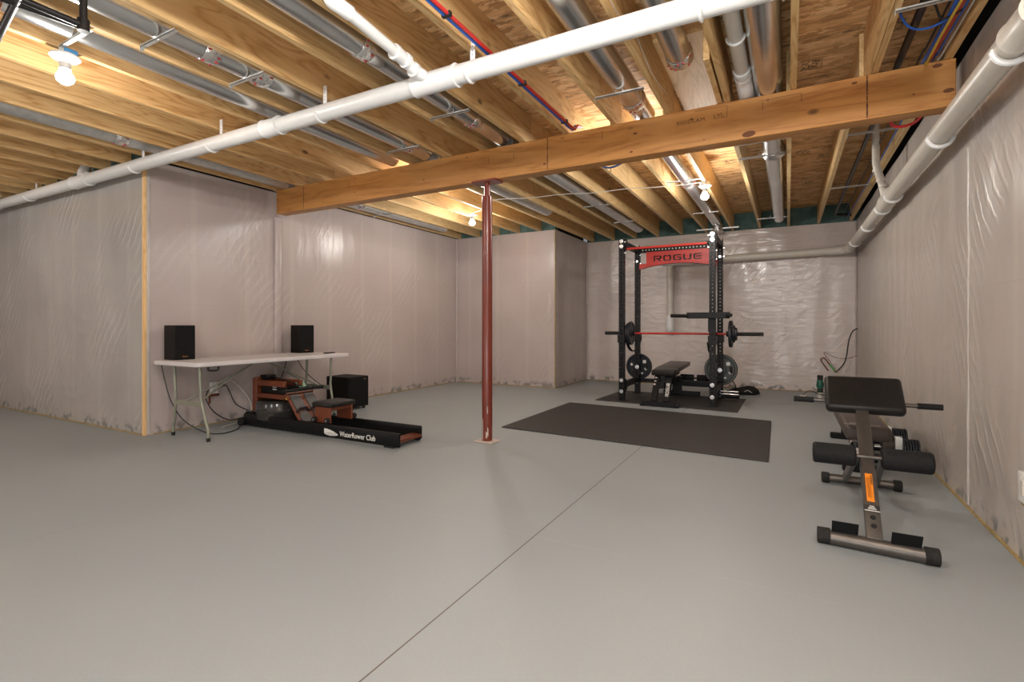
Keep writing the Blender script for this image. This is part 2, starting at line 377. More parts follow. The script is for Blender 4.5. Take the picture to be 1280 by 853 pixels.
def bez(pts, n=8):
    P = [Vector(p) for p in pts]; out = []
    for i in range(len(P) - 1):
        a = P[max(i - 1, 0)]; b = P[i]; c = P[i + 1]; d = P[min(i + 2, len(P) - 1)]
        for k in range(n):
            t = k / n
            out.append(.5 * ((2 * b) + (c - a) * t + (2 * a - 5 * b + 4 * c - d) * t * t + (3 * b - a - 3 * c + d) * t ** 3))
    out.append(P[-1]); return out
ORD = 'zeroth first second third fourth fifth sixth seventh eighth ninth tenth eleventh twelfth thirteenth fourteenth fifteenth sixteenth seventeenth eighteenth nineteenth twentieth twenty-first twenty-second twenty-third twenty-fourth twenty-fifth twenty-sixth'.split()

# ------------------------------------------------------------------ camera
F, CX, HY, H = 631.0, 640.0, 406.0, 1.10
ANG = math.atan((985 - 640) / F)
cam = bpy.data.cameras.new('camera'); co = bpy.data.objects.new('camera', cam); col.objects.link(co)
cam.sensor_width = 36; cam.lens = F / 1280 * 36; cam.shift_y = -(426.5 - HY) / 1280
cam.clip_start = .05; co.location = (0, 0, H); co.rotation_euler = (PI / 2, 0, ANG)
scene.camera = co

# ------------------------------------------------------------------ room shell
JB, JT = 2.74, 3.026            # joist bottom / subfloor underside
XL, XR = -5.58, 0.95
YB, YR, XS = 9.55, 8.0, -3.52    # back wall, recess wall, step wall
YG = 2.64                        # grey wall at far left
struct(MB().box((-10.6, -4.2, -.2), (1.3, 9.9, 0)).build('floor', 'floor', smooth=0))
struct(MB().box((-10.6, -4.2, JT), (1.3, 9.9, JT + .03)).build('ceiling', 'osb', smooth=0))

def sheet_wall(name, mat, p0, p1, top, back, step=.045, amp=.006, seed=0.0, wavy=0.0):
    """front face = gently wrinkled plastic from p0 to p1 (xy), slab extends along 'back'"""
    p0 = Vector((*p0, 0)); p1 = Vector((*p1, 0)); d = p1 - p0; L = d.length; back = Vector((*back, 0)); nrm = -back.normalized()
    nu = max(2, int(L / step)); nz = max(2, int(top / step)); mb = MB(); vs = []; fs = []
    for j in range(nz + 1):
        for i in range(nu + 1):
            u = i / nu; h = top * j / nz
            e = min(1, min(u, 1 - u) * L / .12) * min(1, (h + .01) / .10) * min(1, (top - h + .01) / .10)
            q = Vector((u * L * 1.2 + seed, h * .55, seed))
            w = noise.noise(q * 2.1) + .6 * noise.noise(Vector((u * L * 5 + seed, h * 1.1 + u * L, 3.1)))
            pull = math.sin(PI * (u * L / .61 % 1.0)) * .15
            hh = h
            if j == nz and wavy: hh = top + wavy * noise.noise(Vector((u * L * 1.6, seed, 0)))
            p = p0 + d * u + nrm * (amp * e * (w + pull)); p.z = hh; vs.append(p)
    for j in range(nz):
        for i in range(nu):
            a = j * (nu + 1) + i; fs.append((a, a + 1, a + nu + 2, a + nu + 1))
    mb.add(vs, fs)
    b0 = p0 + back * .12; b1 = p1 + back * .12; c0 = p0 + back * .985; c1 = p1 + back * .985
    Z = Vector((0, 0, top - .004))
    mb.add([b0, b1, c1, c0, b0 + Z, b1 + Z, c1 + Z, c0 + Z], [(3,2,1,0),(4,5,6,7),(0,1,5,4),(1,2,6,5),(2,3,7,6),(3,0,4,7)])
    return struct(mb.build(name, mat, smooth=60))
sheet_wall('wall_right', 'sheet_r', (XR, YB), (XR, -4.1), 2.75, (.14, 0), amp=.008, seed=2.0, wavy=.02)
sheet_wall('wall_back', 'sheet_x', (XS, YB), (XR, YB), 2.73, (0, .14), amp=.012, seed=5.0)
sheet_wall('wall_step', 'sheet_y', (XS, YR), (XS, YB), 2.74, (-.14, 0), amp=.006, seed=8.0)
sheet_wall('wall_recess', 'sheet_x2', (XL, YR), (XS, YR), 2.74, (0, .14), amp=.004, seed=11.0)
sheet_wall('wall_left', 'sheet_y', (XL, YG + .012), (XL, YR), 2.74, (-.14, 0), amp=.006, seed=14.0)
sheet_wall('wall_far_left', 'sheet_g', (-10.5, YG), (XL - .04, YG), 2.66, (0, .14), amp=.006, seed=17.0)
sheet_wall('wall_outer_left', 'sheet_y', (-10.5, -4.1), (-10.5, YG), 2.74, (-.1, 0), step=.3, seed=20.0)
sheet_wall('wall_rear', 'sheet_x2', (XR, -4.1), (-10.5, -4.1), 2.74, (0, -.1), step=.3, seed=23.0)
# bare corner stud with the plastic stapled either side
struct(MB().box((XL - .042, YG - .008, 0), (XL + .003, YG + .012, 2.70)).build('trim_1', 'pine_z', smooth=0))
# plastic wrapped pilaster carrying the beam
struct(MB().rbox((XL - .02, 4.06, 0), (XL + .035, 4.16, 2.44), .015, 3).build('trim_2', 'sheet_y'))
struct(MB().rbox((XL - .02, YG + .014, .01), (XL + .005, YG + .05, 2.7), .01, 3).build('trim_3', 'tape'))
# pale plastic folds at corners and seams
for i, (x, y, z0, z1, rx, ry) in enumerate(((XL + .012, YR - .015, 0, 2.73, .03, .03), (XS + .01, YB - .015, 0, 2.72, .02, .02), (XR - .012, YB - .012, 0, 2.72, .018, .02),
                                            (XR - .002, 3.96, .02, 2.16, .009, .02), (XR - .002, 2.93, .35, 2.2, .006, .02))):
    mb = MB(); path = []; rr = []
    for k in range(25):
        z = z0 + (z1 - z0) * k / 24
        path.append((x + .006 * noise.noise(Vector((z * 3, i, 0))), y + .012 * noise.noise(Vector((z * 2, i, 5))), z)); rr.append(rx * (.75 + .35 * noise.noise(Vector((z * 4, i, 9)))))
    mb.tube(path, rr, 8); struct(mb.build('trim_%d' % (4 + i), 'tape' if i > 2 else 'sheet_x2'))
struct(MB().box((XS - .012, YR - .012, 0), (XS + .004, YR + .01, 2.735)).build('trim_9', 'plate_wood', smooth=0))
# sill plates showing under the plastic
def base(name, lo, hi): struct(MB().box(lo, hi).build(name, 'plate_wood', smooth=0))
base('baseboard_right', (XR - .012, 0, 0), (XR + .02, YB, .012)); base('baseboard_back', (XS, YB - .014, 0), (XR, YB + .02, .014))
base('baseboard_step', (XS - .02, YR, 0), (XS + .014, YB, .012)); base('baseboard_recess', (XL, YR - .014, 0), (XS, YR + .02, .013))
base('baseboard_left', (XL - .02, YG + .07, 0), (XL + .014, YR, .012)); base('baseboard_far_left', (-10.4, YG - .012, 0), (XL - .06, YG + .02, .012))
# foam-filled rim spaces above the walls; near-black boxes paint the shaded side gaps
def rim(i, lo, hi, m='foam'): struct(MB().box(lo, hi).build('trim_%d' % i, m, smooth=0))
rim(10, (XS, YB + .02, 2.73), (XR + .14, YB + .16, JT)); rim(11, (XL - .1, YR + .04, 2.74), (XS - .02, YR + .16, JT))
rim(12, (-10.4, YG + .06, 2.66), (XL - .1, YG + .2, JT)); rim(13, (XR + .055, -4.1, 2.72), (XR + .14, YB, JT), 'dark_gap')
rim(14, (XL - .12, YG + .1, 2.745), (XL - .06, YR, JT), 'dark_gap'); rim(15, (XS - .13, YR + .1, 2.745), (XS - .07, YB, JT), 'dark_gap')

# ------------------------------------------------------------------ joists
SP = .425
def joist_mesh(L): return MB().box((-.019, 0, 0), (.019, L, JT - JB - .001))
def joist(mesh_ob, x, y, label, group):
    o = mesh_ob if mesh_ob.get('label') is None else mesh_ob.copy()
    if o is not mesh_ob: col.objects.link(o)
    o.location = (x, y, JB); tag(o, label, 'joist', group)
Jf = joist_mesh(8.16).build('floor_joist', 'pine', smooth=0)
Jl = joist_mesh(6.67).build('floor_joist', 'pine', smooth=0)
Jr = joist_mesh(5.53).build('floor_joist', 'pine_pale', smooth=0)
Js = joist_mesh(4.00).build('floor_joist', 'pine_pale', smooth=0)
XJ = [.87 - SP * k for k in range(26)]
for k, x in enumerate(XJ):
    w = 'nearest the right wall' if k == 0 else ORD[k + 1] + ' from the right wall'
    if x > XL - .05:
        joist(Jf, x + (.012 if k else 0), -4.0, 'bare pine floor joist on the camera side of the beam, ' + w, 'joists in front of the beam')
        if x > XS + .02 or abs(x + 3.38) < .2:
            joist(Jr, x - (.012 if k else 0), 4.035, 'bare pine floor joist on the far side of the beam, ' + w, 'joists behind the beam')
        else:
            joist(Js, x - .012, 4.035, 'shorter bare pine joist beyond the beam above the wall recess, ' + w, 'joists behind the beam')
    else:
        joist(Jl, x, -4.0, 'bare pine floor joist ending over the grey plastic wall, ' + w, 'joists over the far left wall')
# doubled joist members seen on the right
tag(MB().box((.479, -4, JB + .001), (.515, 4.15, JT - .002)).build('sister_joist', 'pine', smooth=0), 'second pine plank doubling the joist beside the black gas pipe', 'joist')
tag(MB().box((-.462, 3.32, JB + .002), (-.426, 4.15, JT - .002)).build('joist_block', 'pine', smooth=0), 'short pine block nailed to the joist left of the ribbed white drain', 'block')
tag(MB().box((-.80, 3.44, JT - .03), (-.45, 4.9, JT - .002)).build('cavity_panel', 'pine_pale', smooth=0), 'pale board panel closing the joist bay above the beam', 'panel')

# ------------------------------------------------------------------ beam and post
BY0, BY1, BZ0 = 4.02, 4.155, 2.448
bt = thing('support_beam', 'long orange brown laminated timber beam crossing under the joists', 'beam', (-2.3, 4.09, BZ0))
MB().rbox((-5.47, BY0, BZ0), (.905, BY1, JB - .002), .004, 1).build('timber', 'beam', bt, smooth=0)
for x in (-4.98, -1.845, .455):
    mb = MB(); z = BZ0 + .006
    while z < JB - .012:
        h = random.uniform(.008, .03); w = random.uniform(.0015, .0055)
        mb.box((x - w, BY0 - .0012, z), (x + w, BY0 + .002, min(z + h, JB - .006))); z += h * .98
    j = mb.build('glue_joint', 'stamp', bt, smooth=0); j['label'] = 'dark glue line between beam pieces'
text_mesh('RIGIDLAM', 'stamped_text', .040, 'stamp', bt, frame((-.755, BY0 - .0012, 2.632), (1, 0, 0), (0, 0, 1)), 1.15, .0004)
text_mesh('LVL', 'stamped_text', .040, 'stamp', bt, frame((-.488, BY0 - .0012, 2.640), (1, 0, 0), (0, 0, 1)), 1.15, .0004)
mb = MB()
for x0, x1, z0, z1 in ((-.395, -.392, 2.625, 2.715), (-.62, -.395, 2.712, 2.715), (-.49, -.40, 2.630, 2.633), (-.16, -.157, 2.63, 2.69), (.08, .083, 2.64, 2.70), (-2.18, -2.177, 2.60, 2.66), (-2.45, -2.447, 2.60, 2.66), (-1.35, -1.347, 2.64, 2.70), (-4.25, -4.247, 2.61, 2.68), (-.18, .08, 2.70, 2.702)):
    mb.box((x0, BY0 - .001, z0), (x1, BY0 + .001, z1))
mb.build('pencil_mark', 'stamp', bt, smooth=0)
KNOTS = [(-1.704, 2.704, 0.0133), (-1.873, 2.51, 0.02), (-1.074, 2.631, 0.02), (-1.106, 2.489, 0.0166), (-0.643, 2.662, 0.0166), (-0.248, 2.478, 0.0532), (-0.554, 2.49, 0.01), (0.815, 2.71, 0.03), (0.869, 2.544, 0.0333), (0.386, 2.7, 0.02), (-4.158, 2.55, 0.0133), (-3.21, 2.554, 0.0133), (-2.694, 2.696, 0.0133), (-5.315, 2.67, 0.0133), (-4.705, 2.723, 0.0133), (-4.653, 2.496, 0.01), (-4.158, 2.701, 0.0133), (0.697, 2.557, 0.01), (-0.125, 2.697, 0.01)]
for x, z, r in KNOTS:
    MB().prism([(r * .85 * math.cos(a), r * .42 * math.sin(a)) for a in [2 * PI * k / 12 for k in range(12)]], .0012, frame((x, BY0 + .0002, z), (1, 0, .05), (0, 0, 1))).build('knot', 'knot', bt, smooth=0)
pt = thing('steel_post', 'red brown steel jack post holding up the beam on a floor plate', 'post', (-2.48, 4.05, 0))
px_, py_ = -2.48, 4.05
MB().lathe([(.049, .012), (.049, 2.30), (.045, 2.304)], (px_, py_, 0), n=28).build('column', 'post', pt)
MB().lathe([(.028, 2.29), (.028, 2.43)], (px_, py_, 0), n=20).build('jack_screw', 'post', pt)
MB().box((px_ - .13, py_ - .07, 2.428), (px_ + .13, py_ + .07, 2.446)).build('top_plate', 'post', pt, smooth=0)
MB().rbox((px_ - .10, py_ - .08, 0), (px_ + .10, py_ + .08, .014), .005, 1).build('base_plate', 'scrape', pt, smooth=0)
mb = MB()
for a0, z0, z1, w in ((-2.0, .03, .22, .22), (-1.15, .04, .10, .3), (-.9, .07, .14, .2), (-1.0, .28, .34, .12)):
    vs = []
    for k in range(5):
        a = a0 - PI / 2 * 0 + w * (k / 4 - .5)
        for z in (z0, z1): vs.append((px_ + .0502 * math.cos(a), py_ + .0502 * math.sin(a), z + random.uniform(-.012, .012)))
    mb.add(vs, [(2 * k, 2 * k + 2, 2 * k + 3, 2 * k + 1) for k in range(4)])
mb.build('paint_scrape', 'scrape', pt)

# ------------------------------------------------------------------ drain pipes
def sleeve(mb, p0, p1, r, lip=.006):
    p0, p1 = Vector(p0), Vector(p1); d = (p1 - p0)
    return mb.tube([p0, p0 + d * .001, p0 + d * .1, p0 + d * .9, p1 - d * .001, p1], [r * .9, r + lip, r, r, r + lip, r * .9], 24)
PY, PZ, PR = 2.515, 2.60, .057
mp = thing('drain_pipe', 'long white plastic drain pipe slung under the joists across the room', 'pipe', (-3, PY, PZ))
def pz(x): return PZ + (-x - .2) * .0040
MB().cyl((-10.4, PY, pz(-10.4)), (.62, PY, pz(.62)), PR, n=32).build('pipe', 'pvc', mp)
for x0, x1 in ((-6.74, -6.42), (-3.55, -3.37), (-2.07, -1.75), (-.02, .16)):
    sleeve(MB(), (x0, PY, pz(x0)), (x1, PY, pz(x1)), PR + .007).build('coupling', 'pvc_fit', mp)
for xs, xc in ((-1.64, -1.66), (-2.89, -2.93), (-4.12, -4.25), (-5.345, -5.50), (-7.72, -7.9), (-8.83, -8.95), (-.36, -.36)):
    mb = MB(); xx = xc
    ring = [(xx + .02 * 0, PY + (PR + .004) * math.cos(a), pz(xx) + (PR + .004) * math.sin(a)) for a in [PI * 1.04 + PI * .92 * k / 14 for k in range(15)]]
    mb.tube(ring, [.003] + [.009] * 13 + [.003], 8); h = mb.build('pipe_hook', 'pvc_fit', mp)
    mb = MB().box((xs - .016, PY - .004, pz(xs) + PR - .02), (xs + .016, PY + .002, 2.80))
    sh = mb.build('hanger_strap', 'pvc_fit', mp, smooth=0)
    mb = MB()
    for q in range(4): mb.cyl((xs, PY - .0055, 2.70 + q * .024), (xs, PY - .0035, 2.70 + q * .024), .003, n=8)
    mb.build('nail_hole', 'label_dark', sh)
for x0 in (-1.50, -3.32, -5.2):
    an = PI * .80; n_ = Vector((0, math.cos(an), math.sin(an))); up_ = Vector((0, math.sin(an) * 1, -math.cos(an)))
    o_ = Vector((x0, PY, pz(x0))) + n_ * (PR + .0009)
    text_mesh('CELLULAR CORE  PVC DWV PIPE', 'printed_lettering', .017, 'ink', mp, frame(o_ - up_ * .006, (1, 0, -.004), up_), 1.5, .0003)
MB().tube(bez([(-6.58, PY + .0, pz(-6.6) + .05), (-6.62, PY + .02, 2.73), (-6.64, PY + .05, 2.80), (-6.64, PY + .07, 2.98)], 5), .043, 18).build('riser', 'pvc_fit', mp)
# branch line
bp_ = thing('branch_pipe', 'thin white plastic branch pipe running along a joist into the long drain', 'pipe', (-2.0, 1.9, 2.68))
MB().cyl((-2.0, 1.88, 2.72), (-2.0, 2.30, 2.68), .031, n=20).build('pipe', 'pvc', bp_)
MB().tube(bez([(-2.0, 1.90, 2.72), (-2.005, 1.84, 2.725), (-2.03, 1.80, 2.75), (-2.04, 1.79, 2.84), (-2.04, 1.79, 3.0)], 5), .038, 18).build('elbow', 'pvc_fit', bp_)
MB().tube(bez([(-2.0, 2.26, 2.683), (-2.0, 2.32, 2.675), (-1.985, 2.40, 2.645), (-1.96, 2.46, 2.625)], 4), [.04] * 4 + [.036] * 8 + [.034], 18).build('wye_fitting', 'pvc_fit', bp_)
for y, z in ((2.25, 2.685), (2.335, 2.672), (2.40, 2.645)):
    MB().lathe([(.036, -.012), (.045, -.012), (.045, .012), (.036, .012)], (-2.0 + (y - 2.3) * .1, y, z), 'Y', 20).build('fitting_rim', 'pvc_fit', bp_)
# right-hand pipe, turning along the back wall
RX, RZ, RR = .825, 2.262, .060
rp = thing('side_drain_pipe', 'thick beige drain pipe along the right wall turning along the back wall', 'pipe', (RX, 5, RZ))
yb = 9.36
MB().cyl((RX, 1.2, RZ + .02), (RX, 9.1, RZ), RR, n=28).build('pipe', 'pvc_beige', rp)
MB().tube([(RX, 9.08, RZ)] + [(RX - .18 + .18 * math.cos(a), 9.18 + .18 * math.sin(a), RZ - .004) for a in [PI / 2 * k / 8 for k in range(9)]] + [(RX - .28, yb, RZ - .005)], RR + .008, 24).build('elbow', 'pvc_beige', rp)
MB().cyl((RX - .25, yb, RZ - .005), (-2.0, yb, RZ - .045), RR, n=24).build('rear_pipe', 'pvc_beige', rp)
for y in (2.86, 4.00, 6.15, 7.2, 8.5, 5.60):
    ring = [(RX + (RR + .004) * math.cos(a), y, RZ + (RR + .004) * math.sin(a)) for a in [PI * .96 + PI * 1.06 * k / 14 for k in range(15)]]
    MB().tube(ring, [.004] + [.013] * 13 + [.004], 8).build('pipe_hook', 'pvc_fit', rp)
for y0, y1 in ((2.55, 2.78), (5.62, 5.95)):
    sleeve(MB(), (RX, y0, RZ + .01), (RX, y1, RZ + .01), RR + .008).build('coupling', 'pvc_beige', rp)
MB().tube(bez([(.80, 5.85, RZ + .04), (.765, 5.82, 2.46), (.735, 5.80, 2.56), (.725, 5.80, 2.66), (.725, 5.80, 2.99)], 6), .031, 18).build('riser', 'pvc_beige', rp)
for z, x in ((2.40, .785), (2.455, .768), (2.55, .738)):
    MB().lathe([(.032, -.012), (.040, -.012), (.040, .012), (.032, .012)], (x, 5.82, z), 'Z', 20).build('fitting_rim', 'pvc_beige', rp)
vp = thing('wall_pipe', 'vertical beige pipe with an elbow on the back wall behind the rack', 'pipe', (-1.87, 9.42, 1))
MB().cyl((-1.875, 9.41, 2.20), (-1.875, 9.41, 1.10), .062, n=20).build('pipe', 'pvc_beige', vp)
MB().tube(bez([(-1.875, 9.41, 1.26), (-1.875, 9.41, 1.10), (-1.875, 9.40, 1.03), (-1.875, 9.46, .99), (-1.875, 9.53, .985)], 5), .072, 20).build('elbow', 'pvc_fit', vp)
# ribbed white drain in the joist bay
jp = thing('joist_bay_drain', 'short white drain pipe with hooks between joists above the beam', 'pipe', (-.275, 3.2, 2.83))
MB().cyl((-.285, 1.2, 2.85), (-.275, 3.82, 2.83), .046, n=22).build('pipe', 'pvc_beige', jp)
MB().tube(bez([(-.275, 3.78, 2.83), (-.275, 3.90, 2.825), (-.27, 4.0, 2.80), (-.265, 4.3, 2.79)], 4), .054, 20).build('elbow', 'pvc_fit', jp)
for y in (3.30, 3.74, 3.84):
    ring = [(-.276 + .05 * math.cos(a), y, 2.83 + .05 * math.sin(a)) for a in [PI * .95 + PI * 1.1 * k / 14 for k in range(15)]]
    MB().tube(ring, [.003] + [.009] * 13 + [.003], 8).build('pipe_hook', 'pvc_fit', jp)

# ------------------------------------------------------------------ ducts
def duct(label, x, y0, y1, z, r, tapes=(), mat='galv', flat=1.0, capend=False):
    d = thing('air_duct', label, 'duct', (x, (y0 + y1) / 2, z), 'round metal ducts in the joist bays')
    mb = MB(); n = 26; vs = []
    for y in (y0, y1):
        for j in range(n):
            a = 2 * PI * j / n; vs.append((x + r * math.cos(a), y, z + r * flat * math.sin(a)))
    mb.add(vs, [(j, (j + 1) % n, n + (j + 1) % n, n + j) for j in range(n)] + [tuple(range(n)), tuple(range(2 * n - 1, n - 1, -1))])
    mb.build('pipe', mat, d)
    for y in tapes:
        mb = MB(); vs = []
        for q, (yy, e) in enumerate(((-.05, .001), (-.045, .005), (.0, .008), (.045, .005), (.05, .001))):
            for j in range(n):
                a = 2 * PI * j / n; rr = r + e + random.uniform(-.0015, .0015); vs.append((x + rr * math.cos(a), y + yy, z + (rr * flat if flat == 1 else r * flat + e) * math.sin(a)))
        mb.add(vs, [(q * n + j, q * n + (j + 1) % n, (q + 1) * n + (j + 1) % n, (q + 1) * n + j) for q in range(4) for j in range(n)])
        tp = mb.build('foil_tape', 'foil', d)
        mb = MB()
        for k in range(9):
            a = PI * 1.05 + PI * .9 * k / 8
            if random.random() < .7:
                p = Vector((x + (r + .0085) * math.cos(a), y + random.choice((-.035, .03)), z + (r * flat + .0085) * math.sin(a)))
                mb.box(p - Vector((.006, .008, .003)), p + Vector((.006, .008, .003)))
        if mb.v: mb.build('tape_print', 'red_mark', tp, smooth=0)
    return d
DZ = 2.835
duct('silver duct in the joist bay beside the leftmost bulb', -3.592, -3, 4.0, DZ - .01, .086, (2.75,))
duct('silver duct in the bay right of the leftmost bulb hangers', -3.167, -3, 4.0, DZ - .01, .086, (1.85, 2.2, 3.75))
duct('silver duct passing above the thin white branch pipe', -2.317, -3, 4.05, DZ, .082, (2.30, 3.55))
duct('shiny duct just left of the short duct, ending at the beam', -1.042, -3, 4.2, DZ, .085, (3.85,))
duct('short shiny duct ending before the pale cavity panel', -.617, -3, 3.42, DZ + .01, .078, (3.38,))
duct('widest mirror bright duct beside the joist bay drain', -.125, -3, 4.2, DZ - .01, .092)
duct('thin grey duct in the bay over the wall with the speakers', -5.292, -3, 4.3, DZ - .02, .085, (2.3,), 'galv_dull')
duct('grey duct in the bay beyond the beam above the plain left wall', -5.292, 4.3, 7.2, DZ - .03, .085, (5.2,), 'galv_dull')
duct('flat pale duct beyond the beam right of the red post', -3.167, 4.1, 6.9, 2.80, .085, (), 'galv_dull', .75)
duct('long pale duct beyond the beam with red print, second from the post', -2.317, 4.1, 8.9, 2.795, .085, (4.9,), 'galv_dull', .8)
duct('shiny duct beyond the beam beside the hanging bulb', -1.042, 4.2, 9.0, 2.80, .075, (6.3,))
d7 = duct('wide duct beyond the beam with a taped joint at its middle', -.125, 4.2, 9.05, 2.80, .080)
MB().lathe([(.081, -.10), (.105, -.04), (.108, .0), (.100, .03), (.081, .06)], (-.125, 5.55, 2.80), 'Y', 26).build('taped_joint', 'foil', d7)
bo = thing('duct_boot', 'crumpled foil register boot on its bracket just above the rack', 'duct boot', (-1.04, 9.1, 2.72))
mb = MB()
for k in range(7):
    rr = .10 - .006 * k + random.uniform(-.008, .008); mb.lathe([(rr * .8, 0), (rr, .006), (rr, .02), (rr * .8, .026)], (-1.04 + random.uniform(-.01, .01), 9.10, 2.655 + k * .022), 'Z', 18)
mb.build('foil_body', 'foil', bo)
MB().box((-1.37, 9.07, 2.70), (-.71, 9.10, 2.712)).box((-1.37, 9.098, 2.70), (-.71, 9.102, 2.725)).build('bracket', 'galv_dull', bo, smooth=0)

def hanger(x0, x1, y, label, z=2.728, loop=True, duct_x=None):
    t = thing('duct_hanger', label, 'hanger', ((x0 + x1) / 2, y, z), 'metal hangers under the joists')
    mb = MB().box((x0, y - .012, z), (x1, y + .012, z + .003)).box((x0, y - .012, z), (x1, y - .009, z + .012))
    mb.box((x0 - .003, y - .012, z - .018), (x0, y + .012, z + .003))
    mb.build('bar', 'galv_dull', t, smooth=0)
    if loop:
        cx_ = duct_x if duct_x is not None else (x0 + x1) / 2
        MB().tube([(cx_ + .03 * math.cos(a), y, z + .045 + .045 * math.sin(a)) for a in [PI * k / 8 + PI for k in range(9)]], .0035, 6).build('wire_loop', 'galv_dull', t)
for x0, x1, y, lb, lp in (
    (-3.74, -3.38, 1.33, 'metal bracket bar under the elbow of the black gas pipe', True),
    (-3.33, -2.97, 1.56, 'bracket bar right of the gas pipe elbow, nearer of two on its duct', True),
    (-3.33, -2.97, 2.10, 'bracket bar left of the long drain, farther of two on its duct', True),
    (-2.48, -2.12, 3.21, 'bracket bar below the white branch pipe junction', True),
    (-3.33, -2.95, 3.64, 'bracket bar close in front of the beam above the red post side', True),
    (-1.22, -.87, 3.49, 'bracket bar on the shiny duct in front of the beam', True),
    (-5.45, -5.10, 5.66, 'bracket bar above the plain left wall beyond the beam', False),
    (-2.50, -2.13, 6.65, 'bracket bar on the long pale duct, nearer of two', True),
    (-2.45, -2.13, 7.90, 'bracket bar on the long pale duct, farther of two', True),
    (-1.23, -.86, 5.96, 'bracket bar behind the beam left of the hanging bulb', True),
    (-1.23, -.88, 7.82, 'bracket bar on the shiny duct over the rack', False),
    (-.42, -.02, 5.46, 'bracket bar under the taped joint of the wide duct', True),
    (-.42, .0, 5.02, 'bracket bar close behind the beam on the wide duct', False),
    (-.42, .0, 8.7, 'bracket bar at the far end of the wide duct', True),
    (.45, .80, 5.21, 'bracket bar close behind the beam near the right wall', False),
    (.45, .84, 7.16, 'farther bracket bar near the right wall', False),
    (.49, .86, 3.27, 'bracket bar in front of the beam at the right wall wires', False)):
    hanger(x0, x1, y, lb, loop=lp)

# ------------------------------------------------------------------ bulbs
def lamp(x, y, z, label, s=1.0):
    t = thing('ceiling_bulb', label, 'light', (x, y, z), 'bare bulbs on the joists')
    MB().lathe([(.072 * s, .0), (.075 * s, -.012), (.062 * s, -.026), (.030 * s, -.045), (.026 * s, -.075), (.030 * s, -.08)], (x, y, z), n=28).build('lamp_holder', 'porcelain', t)
    MB().lathe([(.018 * s, -.078 * s), (.022 * s, -.088), (.040 * s, -.112), (.045 * s, -.130), (.040 * s, -.150), (.022 * s, -.166), (.004, -.170)], (x, y, z), n=16).build('bulb', 'bulb', t)
    return t
l1 = lamp(-3.775, 1.36, 2.70, 'bare lit bulb in the upper left with a blue box behind its holder')
MB().rbox((-3.835, 1.34, 2.701), (-3.735, 1.41, 2.74), .008).build('junction_box', 'box_blue', l1)
lamp(-4.10, 6.27, 2.735, 'bare lit bulb left of the red post under pale joists')
l3 = lamp(-.845, 6.20, 2.715, 'bare lit bulb on a round grey box in front of the rack')
MB().lathe([(.06, 0), (.06, .03)], (-.845, 6.20, 2.716), n=20).build('junction_box', 'galv_dull', l3)

# ------------------------------------------------------------------ services overhead
def wire(name, label, pts, r, mat, cat='wire', n=8, smoothn=6, group=None):
    o = MB().tube(bez(pts, smoothn), r, n).build(name, mat)
    return tag(o, label, cat, group)
def pex(name, label, x, mat):
    mb = MB().tube([(x, -2, 2.728), (x, 1.0, 2.727), (x, 2.6, 2.728), (x, 3.85, 2.727), (x, 3.95, 2.732), (x + .003, 4.0, 2.78), (x + .003, 4.1, 2.80)], .0105, 10)
    return tag(mb.build(name, mat), label, 'tube')
pex('water_tube', 'red water tube clipped under a joist crossing the long drain', -1.561, 'pex_red')
pex('water_tube', 'blue water tube clipped beside the red one under a joist', -1.583, 'pex_blue')
for y, wh in ((2.16, 'on the camera side of the long drain'), (3.02, 'just past the long drain'), (3.75, 'close to the beam')):
    tag(MB().rbox((-1.60, y - .012, 2.714), (-1.544, y + .012, 2.741), .004).build('tube_clip', 'wire_black'), 'black clip on the red and blue tubes ' + wh, 'clip', 'tube clips')
wire('tube_end', 'blue tube end curling below the back of the beam', [(-1.50, 4.20, 2.60), (-1.47, 4.24, 2.52), (-1.37, 4.27, 2.47), (-1.24, 4.26, 2.50), (-1.17, 4.22, 2.58), (-1.15, 4.2, 2.75)], .009, 'pex_blue', 'tube')
wire('tube_end', 'red tube end curling below the back of the beam', [(-1.46, 4.21, 2.60), (-1.44, 4.25, 2.53), (-1.37, 4.27, 2.50), (-1.32, 4.26, 2.54), (-1.30, 4.22, 2.62)], .009, 'pex_red', 'tube')
gp = thing('gas_pipe', 'black iron gas pipe with an elbow in the top left corner', 'pipe', (-3.2, 1.1, 2.62))
MB().cyl((-3.10, 1.20, 2.60), (-3.10, .35, 2.60), .0165, n=14).build('run', 'black_pipe', gp)
MB().cyl((-3.10, 1.20, 2.60), (-4.6, 1.20 - .0, 2.60), .0165, n=14).build('cross_run', 'black_pipe', gp) if False else None
MB().cyl((-3.105, 1.20, 2.60), (-3.02, .62, 2.60), .001, n=6)
MB().lathe([(.020, -.03), (.026, -.03), (.026, .03), (.020, .03)], (-3.10, 1.19, 2.60), 'Z', 16).build('elbow', 'black_pipe', gp)
MB().cyl((-3.10, 1.19, 2.61), (-3.10, 1.19, 3.02), .0165, n=14).build('riser', 'black_pipe', gp)
MB().cyl((-3.12, 1.19, 2.60), (-3.20, .70, 2.60), .0165, n=14).build('return_run', 'black_pipe', gp)
tag(MB().cyl((-3.66, 1.03, 2.60), (-2.8, .90, 2.60), .0165, n=14).build('gas_branch', 'black_pipe'), 'straight black pipe crossing behind the gas elbow', 'pipe')
tag(MB().tube([(-3.75, .955, 2.62), (-3.30, .87, 2.62), (-2.8, .78, 2.62)], .030, 14).build('insulated_line', 'rubber'), 'thick black insulated line at the top left edge', 'pipe')
tag(MB().tube([(-3.70, 1.02, 2.62), (-3.28, .935, 2.62), (-2.8, .84, 2.62)], .008, 10).build('copper_line', 'copper'), 'thin copper line beside the black insulated line', 'pipe')
